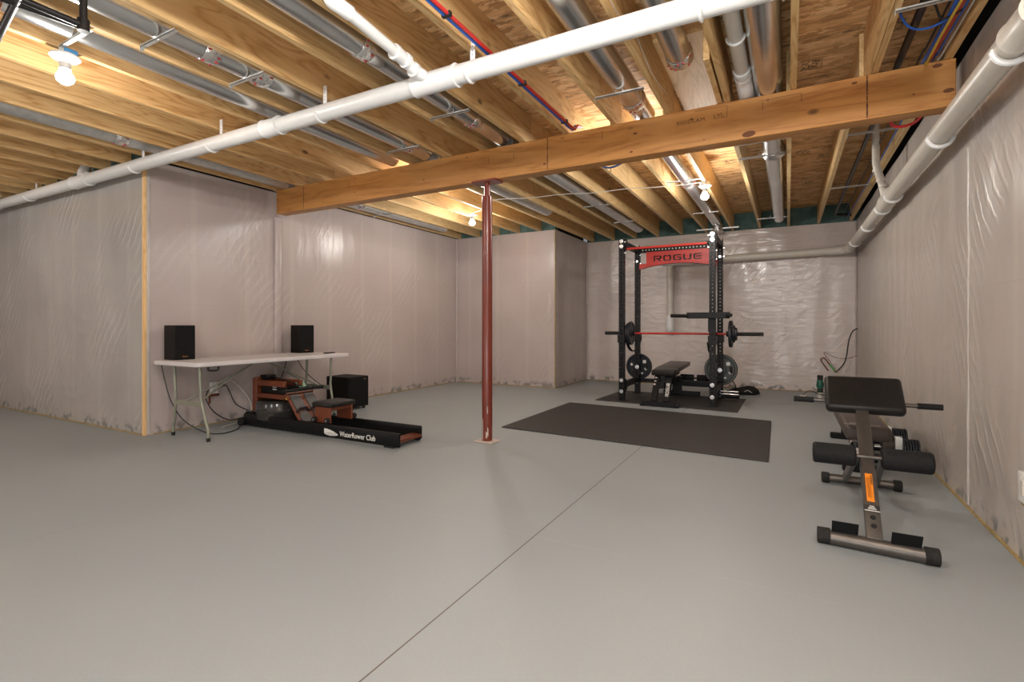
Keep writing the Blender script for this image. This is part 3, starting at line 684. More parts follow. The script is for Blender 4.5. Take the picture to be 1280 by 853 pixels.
tag(MB().cyl((.63, -2, 2.80), (.63, 4.1, 2.80), .021, n=14).build('gas_line', 'black_pipe'), 'black gas pipe along the right joist bay before the beam', 'pipe')
tag(MB().tube([(.63, 4.0, 2.80), (.635, 9.2, 2.80), (.66, 9.26, 2.80), (.85, 9.30, 2.79)], .019, 14).build('gas_line', 'black_pipe'), 'black gas pipe along the right joist bay beyond the beam', 'pipe')
for i, (x, z, m, lb, r) in enumerate(((.757, 2.765, 'pex_blue', 'thick blue tube in the bundle at the right joist', .012), (.782, 2.765, 'pex_red', 'thick red tube in the bundle at the right joist', .012),
                            (.805, 2.76, 'pex_blue', 'thin blue cable stapled right of the red tube', .006), (.828, 2.757, 'wire_white', 'thin white cable stapled along the right joist', .005),
                            (.742, 2.80, 'wire_black', 'thin black cable left of the blue tube', .006))):
    wire('joist_cable', lb, [(x, -2, z), (x, 1, z + .004), (x, 2.5, z), (x + .004, 3.3, z - .004), (x, 3.95, z), (x, 4.1, z + .012)] + ([(x + .01, 5.5, z), (x + .012, 7.2, z), (x, 9.3, z)] if r < .007 and m != 'wire_white' else []), r, m, 'cable')
wire('hanging_wire', 'yellow wire dropping in front of the beam end', [(.79, 1.6, 2.78), (.785, 2.6, 2.74), (.745, 3.5, 2.70), (.735, 3.85, 2.68), (.75, 3.97, 2.71), (.76, 4.05, 2.76)], .007, 'wire_yellow')
wire('hanging_wire', 'blue wire looping across the bay at the right', [(.52, 3.45, 2.97), (.545, 3.5, 2.84), (.60, 3.55, 2.765), (.68, 3.55, 2.74), (.76, 3.5, 2.75), (.80, 3.4, 2.78)], .006, 'pex_blue')
wire('hanging_wire', 'black wire looping across the bay at the right', [(.53, 3.30, 2.80), (.60, 3.32, 2.82), (.68, 3.42, 2.80), (.73, 3.5, 2.75), (.80, 3.45, 2.75)], .006, 'wire_black')
wire('tube_end', 'red tube curving under the beam near the right wall', [(.60, 4.19, 2.47), (.63, 4.24, 2.445), (.69, 4.26, 2.44), (.75, 4.26, 2.46), (.79, 4.22, 2.52), (.80, 4.19, 2.70)], .010, 'pex_red', 'tube')
wire('lamp_cable', 'white cable stapled to joists from the bulb by the rack', [(-.86, 6.12, 2.735), (-1.1, 6.10, 2.728), (-1.5, 6.0, 2.72), (-1.68, 5.98, 2.733), (-2.1, 5.9, 2.715), (-2.5, 5.85, 2.735), (-2.9, 5.75, 2.715), (-3.36, 5.7, 2.735), (-3.6, 5.9, 2.70), (-3.8, 6.1, 2.735), (-4.05, 6.2, 2.735)], .005, 'wire_white', 'cable')
wire('lamp_cable', 'thin white cable stapled to a joist side in front of the beam', [(-.80, 1.0, 2.80), (-.80, 2.2, 2.80), (-.80, 2.6, 2.76), (-.80, 3.0, 2.83), (-.80, 3.4, 2.78), (-.80, 3.9, 2.84)], .004, 'wire_white', 'cable')
wire('lamp_cable', 'yellow cable stapled over the wall with the speakers', [(-5.40, 2.6, 2.72), (-5.47, 2.75, 2.725), (-5.485, 3.0, 2.76), (-5.485, 3.3, 2.75), (-5.485, 3.5, 2.80)], .006, 'wire_yellow', 'cable')

# ------------------------------------------------------------------ floor mats
def mat(label, pts, t=.012):
    c = sum((Vector((*p, 0)) for p in pts), Vector()) / 4
    mb = MB().prism([(p[0], p[1]) for p in pts], t)
    o = mb.build('floor_mat', 'mat', None, smooth=0, org=c)
    bv = o.modifiers.new('edge', 'BEVEL'); bv.width = .004; bv.segments = 2
    return tag(o, label, 'mat')
mat('large black rubber mat on open floor in front of the rack', [(-2.68, 4.67), (-.135, 4.51), (-.165, 6.42), (-2.69, 6.60)])
mat('smaller black rubber mat under the power rack', [(-2.46, 7.02), (-.55, 6.86), (-.545, 8.13), (-2.41, 8.22)])
MT = .012

# ------------------------------------------------------------------ power rack
def rot_to(ax):  # helper none
    return ax
XA, XB_, YF, YK, RH = -2.10, -.878, 7.15, 8.01, 2.33
rk = thing('power_rack', 'black power rack with red banner standing on the smaller rubber mat', 'rack', ((XA + XB_) / 2, (YF + YK) / 2, MT))
W = .038
def upright(cx, cy, rear=False):
    mb = MB(); p = .0508; z = MT + .008; r = .0115; n = 8
    top = RH
    cnt = int((top - z) / p); p = (top - z) / cnt
    ang = [2 * PI * (j + .5) / n for j in range(n)]
    for c in range(cnt):
        z0 = z + c * p; zc = z0 + p / 2
        for y, sgn in ((cy - W, 1), (cy + W, -1)):
            outer = []
            for a in ang:
                ca, sa = math.cos(a), math.sin(a); k = 1 / max(abs(ca), abs(sa)); outer.append((cx + W * min(1, max(-1, ca * k)), y, zc + p / 2 * min(1, max(-1, sa * k))))
            # corners so the cell tiles
            outer = []; inner = []
            sq = [(1, .41), (.41, 1), (-.41, 1), (-1, .41), (-1, -.41), (-.41, -1), (.41, -1), (1, -.41)]
            vs = [(cx + W * q[0], y, zc + p / 2 * q[1]) for q in sq] + [(cx + r * math.cos(a), y, zc + r * math.sin(a)) for a in [math.atan2(q[1], q[0]) for q in sq]]
            vs += [(cx + W, y, zc + p / 2), (cx - W, y, zc + p / 2), (cx - W, y, zc - p / 2), (cx + W, y, zc - p / 2)]
            fs = [(i, (i + 1) % 8, 8 + (i + 1) % 8, 8 + i) for i in range(8)] + [(0, 16, 1), (2, 17, 3), (4, 18, 5), (6, 19, 7)]
            mb.add(vs, fs)
        # tunnel
        a8 = [math.atan2(q[1], q[0]) for q in sq]
        vs = [(cx + r * math.cos(a), cy - W, zc + r * math.sin(a)) for a in a8] + [(cx + r * math.cos(a), cy + W, zc + r * math.sin(a)) for a in a8]
        mb.add(vs, [(i, 8 + i, 8 + (i + 1) % 8, (i + 1) % 8) for i in range(8)])
    for x in (cx - W, cx + W):
        mb.add([(x, cy - W, z), (x, cy + W, z), (x, cy + W, top), (x, cy - W, top)], [(0, 1, 2, 3)])
    mb.add([(cx - W, cy - W, z), (cx + W, cy - W, z), (cx + W, cy + W, z), (cx - W, cy + W, z)], [(0, 1, 2, 3)])
    mb.add([(cx - W, cy - W, top), (cx + W, cy - W, top), (cx + W, cy + W, top), (cx - W, cy + W, top)], [(3, 2, 1, 0)])
    u = mb.build('upright', 'rack_black', rk, smooth=0)
    # side holes
    mb = MB()
    for c in range(cnt):
        zc = z + c * p + p / 2
        mb.cyl((cx + W - .002, cy, zc), (cx + W + .0008, cy, zc), r, n=8).cyl((cx - W - .0008, cy, zc), (cx - W + .002, cy, zc), r, n=8)
    mb.build('side_hole', 'dark_gap', u, smooth=0)
    MB().rbox((cx - .07, cy - .05, MT), (cx + .07, cy + .09 if not rear else cy + .05, MT + .009), .003, 1).build('foot_plate', 'rack_black', u)
    return u
U = {}
for k, x, y in (('fl', XA, YF), ('fr', XB_, YF), ('rl', XA, YK), ('rr', XB_, YK)): U[k] = upright(x, y, k[0] == 'r')
def bolt(u, x, y, z, r=.028, ax='Y', s=-1):
    d = {'Y': Vector((0, s, 0)), 'X': Vector((s, 0, 0))}[ax]; p = Vector((x, y, z))
    mb = MB().cyl(p, p + d * .004, r, n=20).cyl(p + d * .004, p + d * .022, r * .72, n=6)
    mb.build('bolt', 'chrome', u)
for k, x in (('fl', XA), ('fr', XB_)):
    for z in (.14, .30, 2.225, 2.295): bolt(U[k], x, YF - W, z)
    s = 1 if k == 'fl' else -1
    for z in (2.13, 2.29): bolt(U[k], x + s * W, YF, z, .02, 'X', s)
for k, x in (('rl', XA), ('rr', XB_)):
    bolt(U[k], x, YK - W, 2.10, .02)
    s = 1 if k == 'rl' else -1
    for z in (2.07, 2.2): bolt(U[k], x + s * W, YK, z, .02, 'X', s); bolt(U[k], x - s * W, YK, z + .03, .02, 'X', -s)
    bolt(U[k], x, YK - W, .43, .032); bolt(U[k], x, YK - W, .19, .022)
for x in (XA, XB_):
    for z0 in (.19, 2.235):
        MB().box((x - W + .002, YF + W, z0), (x + W - .002, YK - W, z0 + .075)).build('side_crossmember', 'rack_black', rk, smooth=0)
        for y in (YF + W, YK - W):
            s = 1 if y < 7.5 else -1
            MB().prism([(0, -.06), (.10 * s, .0), (.10 * s, .075), (0, .13)], .008, frame((x + W - .002, y, z0), (0, 1, 0), (0, 0, 1))).build('gusset', 'rack_black', rk, smooth=0)
# rear crossmember with holes and the front pull-up bar
xm = MB().box((XA + W, YK - W, 2.235), (XB_ - W, YK + W, 2.305)).build('rear_crossmember', 'rack_black', rk, smooth=0)
mb = MB()
for k in range(22):
    x = XA + .09 + k * .0508; mb.cyl((x, YK - W - .001, 2.27), (x, YK - W + .001, 2.27), .0105, n=10)
mb.build('hole', 'pvc_beige', xm, smooth=0)
MB().box((XA + W, YK - W + .01, .19), (XB_ - W, YK + W - .01, .25)).build('floor_crossmember', 'rack_black', rk, smooth=0)
pb = MB().cyl((XA + W, YF, 2.187), (XB_ - W, YF, 2.187), .0165, n=18).build('pull_up_bar', 'rack_red', rk)
for x, s in ((XA, 1), (XB_, -1)): MB().lathe([(.026, 0), (.026, .03 * s)], (x + s * W, YF, 2.187), 'X', 18).build('bar_mount', 'rack_black', pb)
# banner: end tabs low, arched lower edge
bx0, bx1 = XA + W, XB_ - W; bm_ = (bx0 + bx1) / 2; bw = (bx1 - bx0)
bot = []
for k in range(17):
    u = k / 16; bot.append((bx0 + bw * u, 1.965 + .075 * (1 - (2 * u - 1) ** 2)))
poly = bot + [(bx1, 2.055), (bx1 - .10, 2.06), (bx1 - .112, 2.075), (bx1 - .112, 2.235), (bx0 + .112, 2.235), (bx0 + .112, 2.075), (bx0 + .10, 2.06), (bx0, 2.055)]
yb_ = YK - W - .008
# build as quads strips (arched, concave outline)
mb = MB(); nseg = 32
def bz(u): return 1.965 + .075 * (1 - (2 * u - 1) ** 2)
for k in range(nseg):
    u0, u1 = k / nseg, (k + 1) / nseg; xa, xb = bx0 + bw * u0, bx0 + bw * u1; xc = (xa + xb) / 2
    tp = 2.058 if (xc < bx0 + .112 or xc > bx1 - .112) else 2.237
    mb.add([(xa, yb_, bz(u0)), (xb, yb_, bz(u1)), (xb, yb_, tp), (xa, yb_, tp), (xa, yb_ + .006, bz(u0)), (xb, yb_ + .006, bz(u1)), (xb, yb_ + .006, tp), (xa, yb_ + .006, tp)],
           [(0, 1, 2, 3), (7, 6, 5, 4), (0, 4, 5, 1), (3, 2, 6, 7), (0, 3, 7, 4), (1, 5, 6, 2)])
bn = mb.build('banner', 'rack_red', rk, smooth=0); bn['label'] = 'red steel name plate with an arched lower edge'
mb = MB()
for k in range(nseg):
    u0, u1 = k / nseg, (k + 1) / nseg
    mb.box((bx0 + bw * u0, yb_ - .001, bz((u0 + u1) / 2) - .006), (bx0 + bw * u1, yb_ + .007, bz((u0 + u1) / 2) + .003))
mb.build('banner_edge', 'rack_black', bn, smooth=0)
# stencil lettering, unit box w x 1 with strokes
S = .22
LET = {
 'R': [[(0,0),(.2,0),(.2,.5),(0,.5)],[(0,.55),(.2,.55),(.2,.8),(0,.8)],[(0,.83),(.85,.83),(1,.7),(1,1-.15),(.88,1),(0,1)],[(.8,.83),(1,.83),(1,.52),(.8,.52)],[(.3,.36),(.92,.36),(1,.45),(1,.54),(.3,.54)],[(.45,.36),(.68,.36),(1,0),(.75,0)]],
 'O': [[(0,.15),(.2,.22),(.2,.78),(0,.85)],[(.8,.22),(1,.15),(1,.85),(.8,.78)],[(.0,.85),(.2,.78),(.25,.82),(.45,.82),(.45,1),(.15,1)],[(.55,.82),(.75,.82),(.8,.78),(1,.85),(.85,1),(.55,1)],[(.0,.15),(.15,0),(.45,0),(.45,.18),(.25,.18),(.2,.22)],[(.55,0),(.85,0),(1,.15),(.8,.22),(.75,.18),(.55,.18)]],
 'G': [[(0,.15),(.2,.22),(.2,.78),(0,.85)],[(0,.85),(.2,.78),(.25,.82),(1,.82),(1,1),(.15,1)],[(0,.15),(.15,0),(.5,0),(.5,.18),(.25,.18),(.2,.22)],[(.58,0),(1,0),(1,.18),(.58,.18)],[(.8,.18),(1,.18),(1,.56),(.8,.56)],[(.5,.40),(.8,.40),(.8,.56),(.5,.56)]],
 'U': [[(0,.15),(.2,.22),(.2,1),(0,1)],[(.8,.22),(1,.15),(1,1),(.8,1)],[(0,.15),(.15,0),(.45,0),(.45,.18),(.25,.18),(.2,.22)],[(.55,0),(.85,0),(1,.15),(.8,.22),(.75,.18),(.55,.18)]],
 'E': [[(0,.15),(.2,.22),(.2,.78),(0,.85)],[(0,.85),(.2,.78),(.25,.82),(1,.82),(1,1),(.15,1)],[(.3,.41),(1,.41),(1,.59),(.3,.59)],[(0,.15),(.15,0),(1,0),(1,.18),(.25,.18),(.2,.22)]]}
def rogue(name, parent, o, x, y, w, h, gap, mat_, t=.0015):
    mb = MB(); fx = frame(o, x, y); cx_ = 0
    for ch in 'ROGUE':
        for st in LET[ch]: mb.prism([(cx_ + a * w, b_ * h) for a, b_ in st], t, fx)
        cx_ += w + gap
    ob = mb.build(name, mat_, parent, smooth=0); return ob
rogue('lettering', bn, (-1.838, yb_ - .0003, 2.085), (1, 0, 0), (0, 0, 1), .118, .088, .030, 'rack_black')
# j-cups, safety straps, weight pegs, band pegs, dip handles
for k, x in (('fl', XA), ('fr', XB_)):
    mb = MB().box((x - .048, YF - .046, .865), (x + .048, YF + .05, .935)).box((x - .045, YF + .05, .90), (x + .045, YF + .15, .945)).box((x - .045, YF + .14, .90), (x + .045, YF + .155, 1.0))
    mb.build('j_cup', 'rack_black', rk, smooth=0)
for s, x in ((1, XA), (-1, XB_)):
    pth = bez([(x + s * .055, YF + .03, .86), (x + s * .06, YF + .20, .74), (x + s * .06, (YF + YK) / 2, .70), (x + s * .06, YK - .20, .76), (x + s * .055, YK - .03, .90)], 6)
    mb = MB(); vs = []
    for p in pth: vs += [p + Vector((-.022, 0, .004)), p + Vector((.022, 0, .004)), p + Vector((.022, 0, -.004)), p + Vector((-.022, 0, -.004))]
    mb.add(vs, [(4 * i + j, 4 * i + (j + 1) % 4, 4 * i + 4 + (j + 1) % 4, 4 * i + 4 + j) for i in range(len(pth) - 1) for j in range(4)])
    mb.build('safety_strap', 'rubber', rk)
    for y in (YF, YK): MB().box((x - .052, y - .052, .84), (x + .052, y + .052, .95)).build('strap_bracket', 'rack_black', rk, smooth=0)
    MB().cyl((x, YK + W, .43), (x, YK + .26, .43), .024, n=16).build('plate_peg', 'rack_black', rk)
for z in (.155, .115):
    MB().cyl((XB_ + W, YK - .28, z), (XB_ + .27, YK - .28, z), .011, n=14).build('band_peg', 'chrome', rk)
MB().cyl((XB_ + W, YK - .10, .06), (XB_ + .27, YK - .10, .06), .026, n=14).build('storage_sleeve', 'rack_black', rk)
# dip attachment on the front right upright
dp = thing('dip_attachment', 'black dip bar hooked on the front right upright above the barbell', 'dip bar', (XB_, YF - .06, 1.22))
MB().rbox((-1.19, YF - .115, 1.18), (-.66, YF - .045, 1.262), .006, 1).build('beam', 'rack_black', dp)
MB().cyl((-1.17, YF - .09, 1.215), (-1.36, YF - .26, 1.217), .024, n=16).build('handle', 'grip', dp)
MB().cyl((-.69, YF - .09, 1.215), (-.625, YF - .36, 1.217), .024, n=16).build('handle', 'grip', dp)
MB().box((XB_ - .05, YF - .05, 1.0), (XB_ + .05, YF - .039, 1.26)).build('mounting_plate', 'rack_black', dp, smooth=0)

# ------------------------------------------------------------------ barbell and plates
BYY, BZZ = YF + .105, .975
bb = thing('barbell', 'barbell with a red shaft and black sleeves resting in the rack', 'barbell', (-1.33, BYY, BZZ))
bl, brr = -2.385, -.275
MB().cyl((bl + .43, BYY, BZZ), (brr - .43, BYY, BZZ), .0145, n=16).build('shaft', 'rack_red', bb)
MB().cyl((bl, BYY, BZZ), (bl + .415, BYY, BZZ), .025, n=18).build('sleeve', 'rubber', bb)
MB().cyl((brr - .415, BYY, BZZ), (brr, BYY, BZZ), .025, n=18).build('sleeve', 'rubber', bb)
for x0 in (bl + .415, brr - .445): MB().cyl((x0, BYY, BZZ), (x0 + .03, BYY, BZZ), .036, n=18).build('collar', 'rack_black', bb)
def plate(label, c, r, t, axis, mat_, big=False, rb=.026):
    """weight plate: solid rim and hub, recessed web, grip slots"""
    o = thing('weight_plate', label, 'weight', c)
    c = Vector(c)
    mb = MB().lathe([(rb, -t / 2), (r * .30, -t / 2), (r * .34, -t * .25), (r * .80, -t * .25), (r * .85, -t / 2), (r * .97, -t / 2), (r, -t * .35), (r, t * .35), (r * .97, t / 2), (r * .85, t / 2), (r * .80, t * .25), (r * .34, t * .25), (r * .30, t / 2), (rb, t / 2), (rb, -t / 2)], c, axis, 40)
    mb.f = mb.f[:-2]; mb.mi = mb.mi[:-2]
    mb.build('disc', mat_, o)
    if big:
        mb = MB()
        for a in (.0, 2.094, 4.19):
            arc = [(c.x + r * .62 * math.cos(a + q), c.y - t * .27, c.z + r * .62 * math.sin(a + q)) for q in [-.32 + .64 * i / 6 for i in range(7)]]
            mb.tube(arc, r * .085, 8)
        mb.build('grip_slot', 'dark_gap', o)
        for a, w, h in ((.72, .05, .05), (-.30, .04, .04), (2.9, .035, .04), (-1.1, .03, .025)):
            p = Vector((c.x + r * .58 * math.cos(a), c.y - t * .26, c.z + r * .58 * math.sin(a)))
            MB().prism([(-w / 2, -h / 2), (w / 2, -h / 2), (w / 2, h / 2), (-w / 2, h / 2)], .002, frame(p, (math.cos(a + .9), 0, math.sin(a + .9)), (-math.sin(a + .9), 0, math.cos(a + .9)))).build('weight_marking', 'white_paint', o, smooth=0)
    return o
plate('large plate on the left sleeve of the barbell', (bl + .385, BYY, BZZ + .0), .170, .040, 'X', 'iron')
plate('medium plate outside the large one on the left barbell sleeve', (bl + .348, BYY, BZZ), .150, .030, 'X', 'iron')
plate('large plate on the right sleeve of the barbell', (brr - .388, BYY, BZZ), .178, .040, 'X', 'iron')
plate('medium plate in the middle of the right barbell sleeve stack', (brr - .352, BYY, BZZ), .112, .028, 'X', 'iron')
plate('small plate outermost on the right barbell sleeve', (brr - .325, BYY, BZZ), .085, .022, 'X', 'iron')
plate('blue black storage plate hung low behind the left rear upright', (XA, YK + .085, .43), .205, .045, 'Y', 'iron', True, .027)
plate('greenish grey storage plate hung low behind the right rear upright', (XB_, YK + .085, .43), .232, .045, 'Y', 'iron_grey', True, .027)

# ------------------------------------------------------------------ adjustable bench in the rack
ab = thing('adjustable_bench', 'black adjustable bench standing inside the power rack', 'bench', (-1.5, 7.3, MT))
bx = -1.50
MB().rbox((bx - .235, 6.83, .012), (bx + .215, 6.90, .075), .006, 1).build('front_foot', 'rack_black', ab)
for dx in (-.235, .215): MB().cyl((bx + dx - .03, 6.865, .033), (bx + dx + .03, 6.865, .033), .033, n=14).build('foot_cap', 'rubber', ab)
for dx in (-.085, .085):
    p0, p1 = Vector((bx + dx, 6.865, .07)), Vector((bx + dx * .9, 7.10, .40))
    fr_ = frame(p0, (p1 - p0), (1, 0, 0)); L = (p1 - p0).length
    lg = MB().box((0, -.038, -.025), (L, .038, .025), fr_).build('front_leg', 'rack_black', ab, smooth=0)
    if dx > 0: rogue('lettering', lg, fr_ @ Vector((.07, .022, -.0262 if (fr_.to_3x3() @ Vector((0, 0, 1))).y > 0 else .0262)), (p1 - p0), Vector((-1, 0, 0)), .034, .044, .008, 'white_paint')
MB().box((bx - .035, 6.95, .235), (bx + .035, 8.15, .31)).build('spine', 'rack_black', ab, smooth=0)
MB().box((bx - .06, 8.05, .04), (bx + .06, 8.13, .30)).build('rear_leg', 'rack_black', ab, smooth=0)
MB().rbox((bx - .21, 8.06, .012), (bx + .33, 8.13, .08), .006, 1).build('rear_foot', 'rack_black', ab)
st_ = frame((bx, 7.03, .40), (1, 0, 0), (0, 1, .08))
MB().rbox((-.155, 0, 0), (.155, .33, .07), .014, 3, st_).build('seat_pad', 'vinyl', ab)
bk = frame((bx, 7.37, .425), (1, 0, 0), (0, 1, .03))
MB().rbox((-.155, 0, 0), (.155, .92, .07), .014, 3, bk).build('back_pad', 'vinyl_brown', ab)
MB().box((bx - .03, 7.05, .34), (bx + .03, 8.10, .425)).build('pad_rail', 'rack_black', ab, smooth=0)
MB().prism([(0, 0), (.30, 0), (.22, .25), (.10, .25)], .01, frame((bx + .06, 7.35, .15), (0, 1, 0), (0, 0, 1))).build('ladder_plate', 'rack_black', ab, smooth=0)
MB().prism([(0, 0), (.30, 0), (.22, .25), (.10, .25)], .01, frame((bx - .05, 7.35, .15), (0, 1, 0), (0, 0, 1))).build('ladder_plate', 'rack_black', ab, smooth=0)
mb = MB()
for y, z in ((6.92, .29), (6.96, .33), (6.97, .20), (7.02, .37)): mb.cyl((bx - .092, y, z), (bx - .062, y - .012, z), .013, n=10)
mb.build('knob', 'chrome', ab)
# leg-roller attachment behind the bench
lr = thing('leg_roller_bar', 'black foam rollers on a bar behind the bench at the rack rear', 'foam roller', (-1.2, 8.35, .25))
for x0, x1 in ((-1.50, -1.30), (-1.25, -1.02)): MB().lathe([(.02, 0), (.052, .001), (.056, .01), (.056, x1 - x0 - .01), (.052, x1 - x0 - .001), (.02, x1 - x0)], (x0, 8.33, .26), 'X', 22).build('foam_roller', 'grip', lr)
MB().cyl((-1.55, 8.33, .26), (-.97, 8.33, .26), .013, n=12).build('axle', 'rack_black', lr)
MB().box((-1.56, 8.30, .13), (-.96, 8.36, .185)).build('base_bar', 'rack_black', lr, smooth=0)
for x in (-1.53, -1.0): MB().box((x - .02, 8.30, 0), (x + .02, 8.36, .27)).build('support', 'rack_black', lr, smooth=0)
# gym bag and strap by the back wall
bg = thing('gym_bag', 'small black belt bag on the floor right of the rack', 'bag', (-.60, 8.75, 0))
mb = MB(); n = 18
prof = [(.0, .0), (.20, .0), (.235, .03), (.22, .07), (.12, .105), (.0, .11)]
vs = []; rings = 6
for r, h in ((.17, 0), (.22, .02), (.215, .06), (.16, .10), (.07, .12)):
    for j in range(n):
        a = 2 * PI * j / n; w = 1 + .14 * noise.noise(Vector((math.cos(a) * 2, math.sin(a) * 2, h * 20)))
        vs.append((-.62 + r * 1.05 * w * math.cos(a), 8.76 + r * .55 * w * math.sin(a), h + (.02 * math.cos(a) if h > .05 else 0)))
mb.add(vs, [(q * n + j, q * n + (j + 1) % n, (q + 1) * n + (j + 1) % n, (q + 1) * n + j) for q in range(4) for j in range(n)] + [tuple(range(4 * n, 5 * n)), tuple(range(n - 1, -1, -1))])
mb.build('body', 'grip', bg, smooth=80)
MB().tube(bez([(-.74, 8.74, .08), (-.72, 8.60, .14), (-.76, 8.45, .26)], 6), .008, 8).build('strap', 'rubber', bg)
MB().tube(bez([(-.60, 8.645, .05), (-.55, 8.645, .075), (-.49, 8.66, .04)], 5), .004, 6).build('piping', 'white_paint', bg)

# ------------------------------------------------------------------ roman chair (back extension bench)
rc = thing('back_extension_bench', 'grey steel back extension bench with black pad at the right wall', 'exercise bench', (.40, 3.6, 0))
def rx(y): return .365 + (y - 2.96) * .055
c0 = rx(2.96)
MB().cyl((.150, 2.985, .037), (.575, 2.945, .037), .034, n=22).build('front_crossbar', 'gunmetal', rc)
MB().lathe([(.03, 0), (.039, .004), (.039, .055), (.036, .058)], (.548, 2.948, .039), 'X', 20).build('end_cap', 'rubber', rc)
MB().lathe([(.036, 0), (.039, .004), (.039, .055), (.03, .058)], (.130, 2.986, .039), 'X', 20).build('end_cap', 'rubber', rc)
ry = 4.14; cr = rx(ry)
MB().cyl((cr - .20, ry, .036), (cr + .20, ry, .036), .028, n=20).build('rear_crossbar', 'gunmetal', rc)
for x in (cr - .225, cr + .18): MB().lathe([(.03, 0), (.036, .004), (.036, .045), (.03, .048)], (x, ry, .036), 'X', 20).build('end_cap', 'rubber', rc)
# main beam
q0, q1 = Vector((c0 + .0, 2.96, .055)), Vector((rx(3.86) - .010, 3.88, .64))
fb = frame(q0, q1 - q0, (1, 0, 0)); LB = (q1 - q0).length; up_s = -1 if (fb.to_3x3() @ Vector((0, 0, 1))).z < 0 else 1
mbm = MB().rbox((0, -.033, -.025), (LB, .033, .025), .005, 2, fb).build('main_beam', 'gunmetal', rc)
def on_beam(a, w0, w1, l0, l1, mat_, name, e=.0012):
    zz = up_s * .025
    return MB().box((l0, w0, min(zz, zz + up_s * e)), (l1, w1, max(zz, zz + up_s * e)), fb).build(name, mat_, mbm, smooth=0)
dk = on_beam(0, -.033, .033, .335, .56, 'label_dark', 'dark_band', .0004) if False else None
lab = on_beam(0, -.018, .014, .225, .415, 'orange', 'warning_label')
lab['label'] = 'bright orange warning sticker'
# rows of tiny print read lengthways on the sticker
mb = MB(); zz = up_s * .0274
for row, wd in ((-.010, .0012), (-.006, .0008), (-.002, .0008), (.002, .0008)):
    l = .25
    while l < .385:
        d = random.uniform(.004, .012); mb.box((l, row - wd, min(zz, zz + up_s * .0006)), (l + d, row + wd, max(zz, zz + up_s * .0006)), fb); l += d + .003
mb.build('fine_print', 'brown_print' if 'brown_print' in M else 'copper', lab, smooth=0)
text_mesh('WARNING', 'warning_text', .0115, 'label_dark', lab, fb @ frame((.49, .0065, zz), (-1, 0, 0), (0, -1 * up_s * -1 if up_s < 0 else 1, 0)) if False else fb @ frame((.407, .004, zz + up_s * .0004), (-1, 0, 0), (0, (1 if (Vector((-1, 0, 0)).cross(Vector((0, 1, 0))).z * up_s) > 0 else -1), 0)), 1.25, .0003)
on_beam(0, -.033, .033, .160, .202, 'label_dark', 'maker_label')
mb = MB()
for l0, l1, w0, w1 in ((.162, .167, -.032, .032), (.174, .178, -.018, .018), (.183, .187, -.014, .014), (.192, .196, -.010, .010)):
    mb.box((l0, w0, min(zz, zz + up_s * .0008)), (l1, w1, max(zz, zz + up_s * .0008)), fb)
mb.build('maker_print', 'white_paint', mbm, smooth=0)
for l in (.073, .125):
    p = fb @ Vector((l, 0, up_s * .025)); d = fb.to_3x3() @ Vector((0, 0, up_s)); MB().cyl(p, p + d * .004, .012, n=18).build('plug_button', 'rubber', mbm)
# rear supports
axp = fb @ Vector((.66, 0, 0))
for s in (-1, 1):
    p0 = Vector((rx(3.45) + .012 + s * .062, 3.44, .375)); p1 = Vector((cr + .0 + s * .088, ry - .01, .045))
    f2 = frame(p0, p1 - p0, (1, 0, 0)); MB().rbox((0, -.012, -.03), ((p1 - p0).length, .012, .03), .003, 1, f2).build('rear_strut', 'gunmetal', rc)
# ankle rollers
ya, za, xc = 3.40, .365, rx(3.40)
MB().cyl((xc - .24, ya, za), (xc + .27, ya, za), .0125, n=16).build('roller_axle', 'gunmetal', rc)
for a, b_ in ((-.265, -.055), (.06, .285)):
    MB().lathe([(.02, 0), (.050, .002), (.058, .012), (.058, b_ - a - .012), (.050, b_ - a - .002), (.02, b_ - a)], (xc + a, ya, za), 'X', 28).build('foam_roller', 'grip', rc)
# foot plates
for x0, x1, y in ((.19, .30, 2.985), (.425, .54, 2.955)):
    MB().box((x0, 0, 0), (x1, .004, .10), Matrix.Translation((0, y, .045)) @ Matrix.Rotation(.5, 4, 'X')).build('foot_plate', 'rack_black', rc, smooth=0)
# thigh pad and handles
pc = Vector((rx(3.86), 3.845, .655)); fp = frame(pc, (1, 0, 0), (0, .72, .70))
MB().rbox((-.205, -.135, -.035), (.205, .135, .035), .028, 4, fp).build('thigh_pad', 'vinyl', rc)
hy, hz = 3.87, .605
MB().cyl((pc.x - .375, hy, hz), (pc.x + .395, hy, hz), .0125, n=14).build('handle_bar', 'gunmetal', rc)
for a, b_ in ((-.38, -.265), (.275, .395)): MB().cyl((pc.x + a, hy, hz), (pc.x + b_, hy, hz), .018, n=18).build('handle_grip', 'grip', rc)

# ------------------------------------------------------------------ flat bench and dumbbells behind it
wb = thing('weight_bench', 'brown padded weight bench standing behind the back extension bench', 'bench', (.47, 4.9, 0))
MB().rbox((.365, 4.36, .268), (.640, 5.45, .372), .026, 3).build('pad', 'vinyl_brown', wb)
MB().box((.44, 4.45, .19), (.50, 5.9, .245)).box((.40, 4.5, .245), (.54, 4.62, .277)).box((.40, 5.2, .245), (.54, 5.3, .277)).build('frame', 'rack_black', wb, smooth=0)
for y in (4.55, 5.8):
    MB().box((.45, y - .025, .05), (.49, y + .025, .2)).build('leg', 'rack_black', wb, smooth=0)
    MB().rbox((.36, y - .03, 0), (.60, y + .03, .055), .008, 1).build('foot', 'rack_black', wb)
MB().tube(bez([(.40, 4.47, .20), (.40, 4.43, .24), (.43, 4.42, .26), (.46, 4.43, .24)], 5), .007, 8).build('pull_pin', 'chrome', wb)
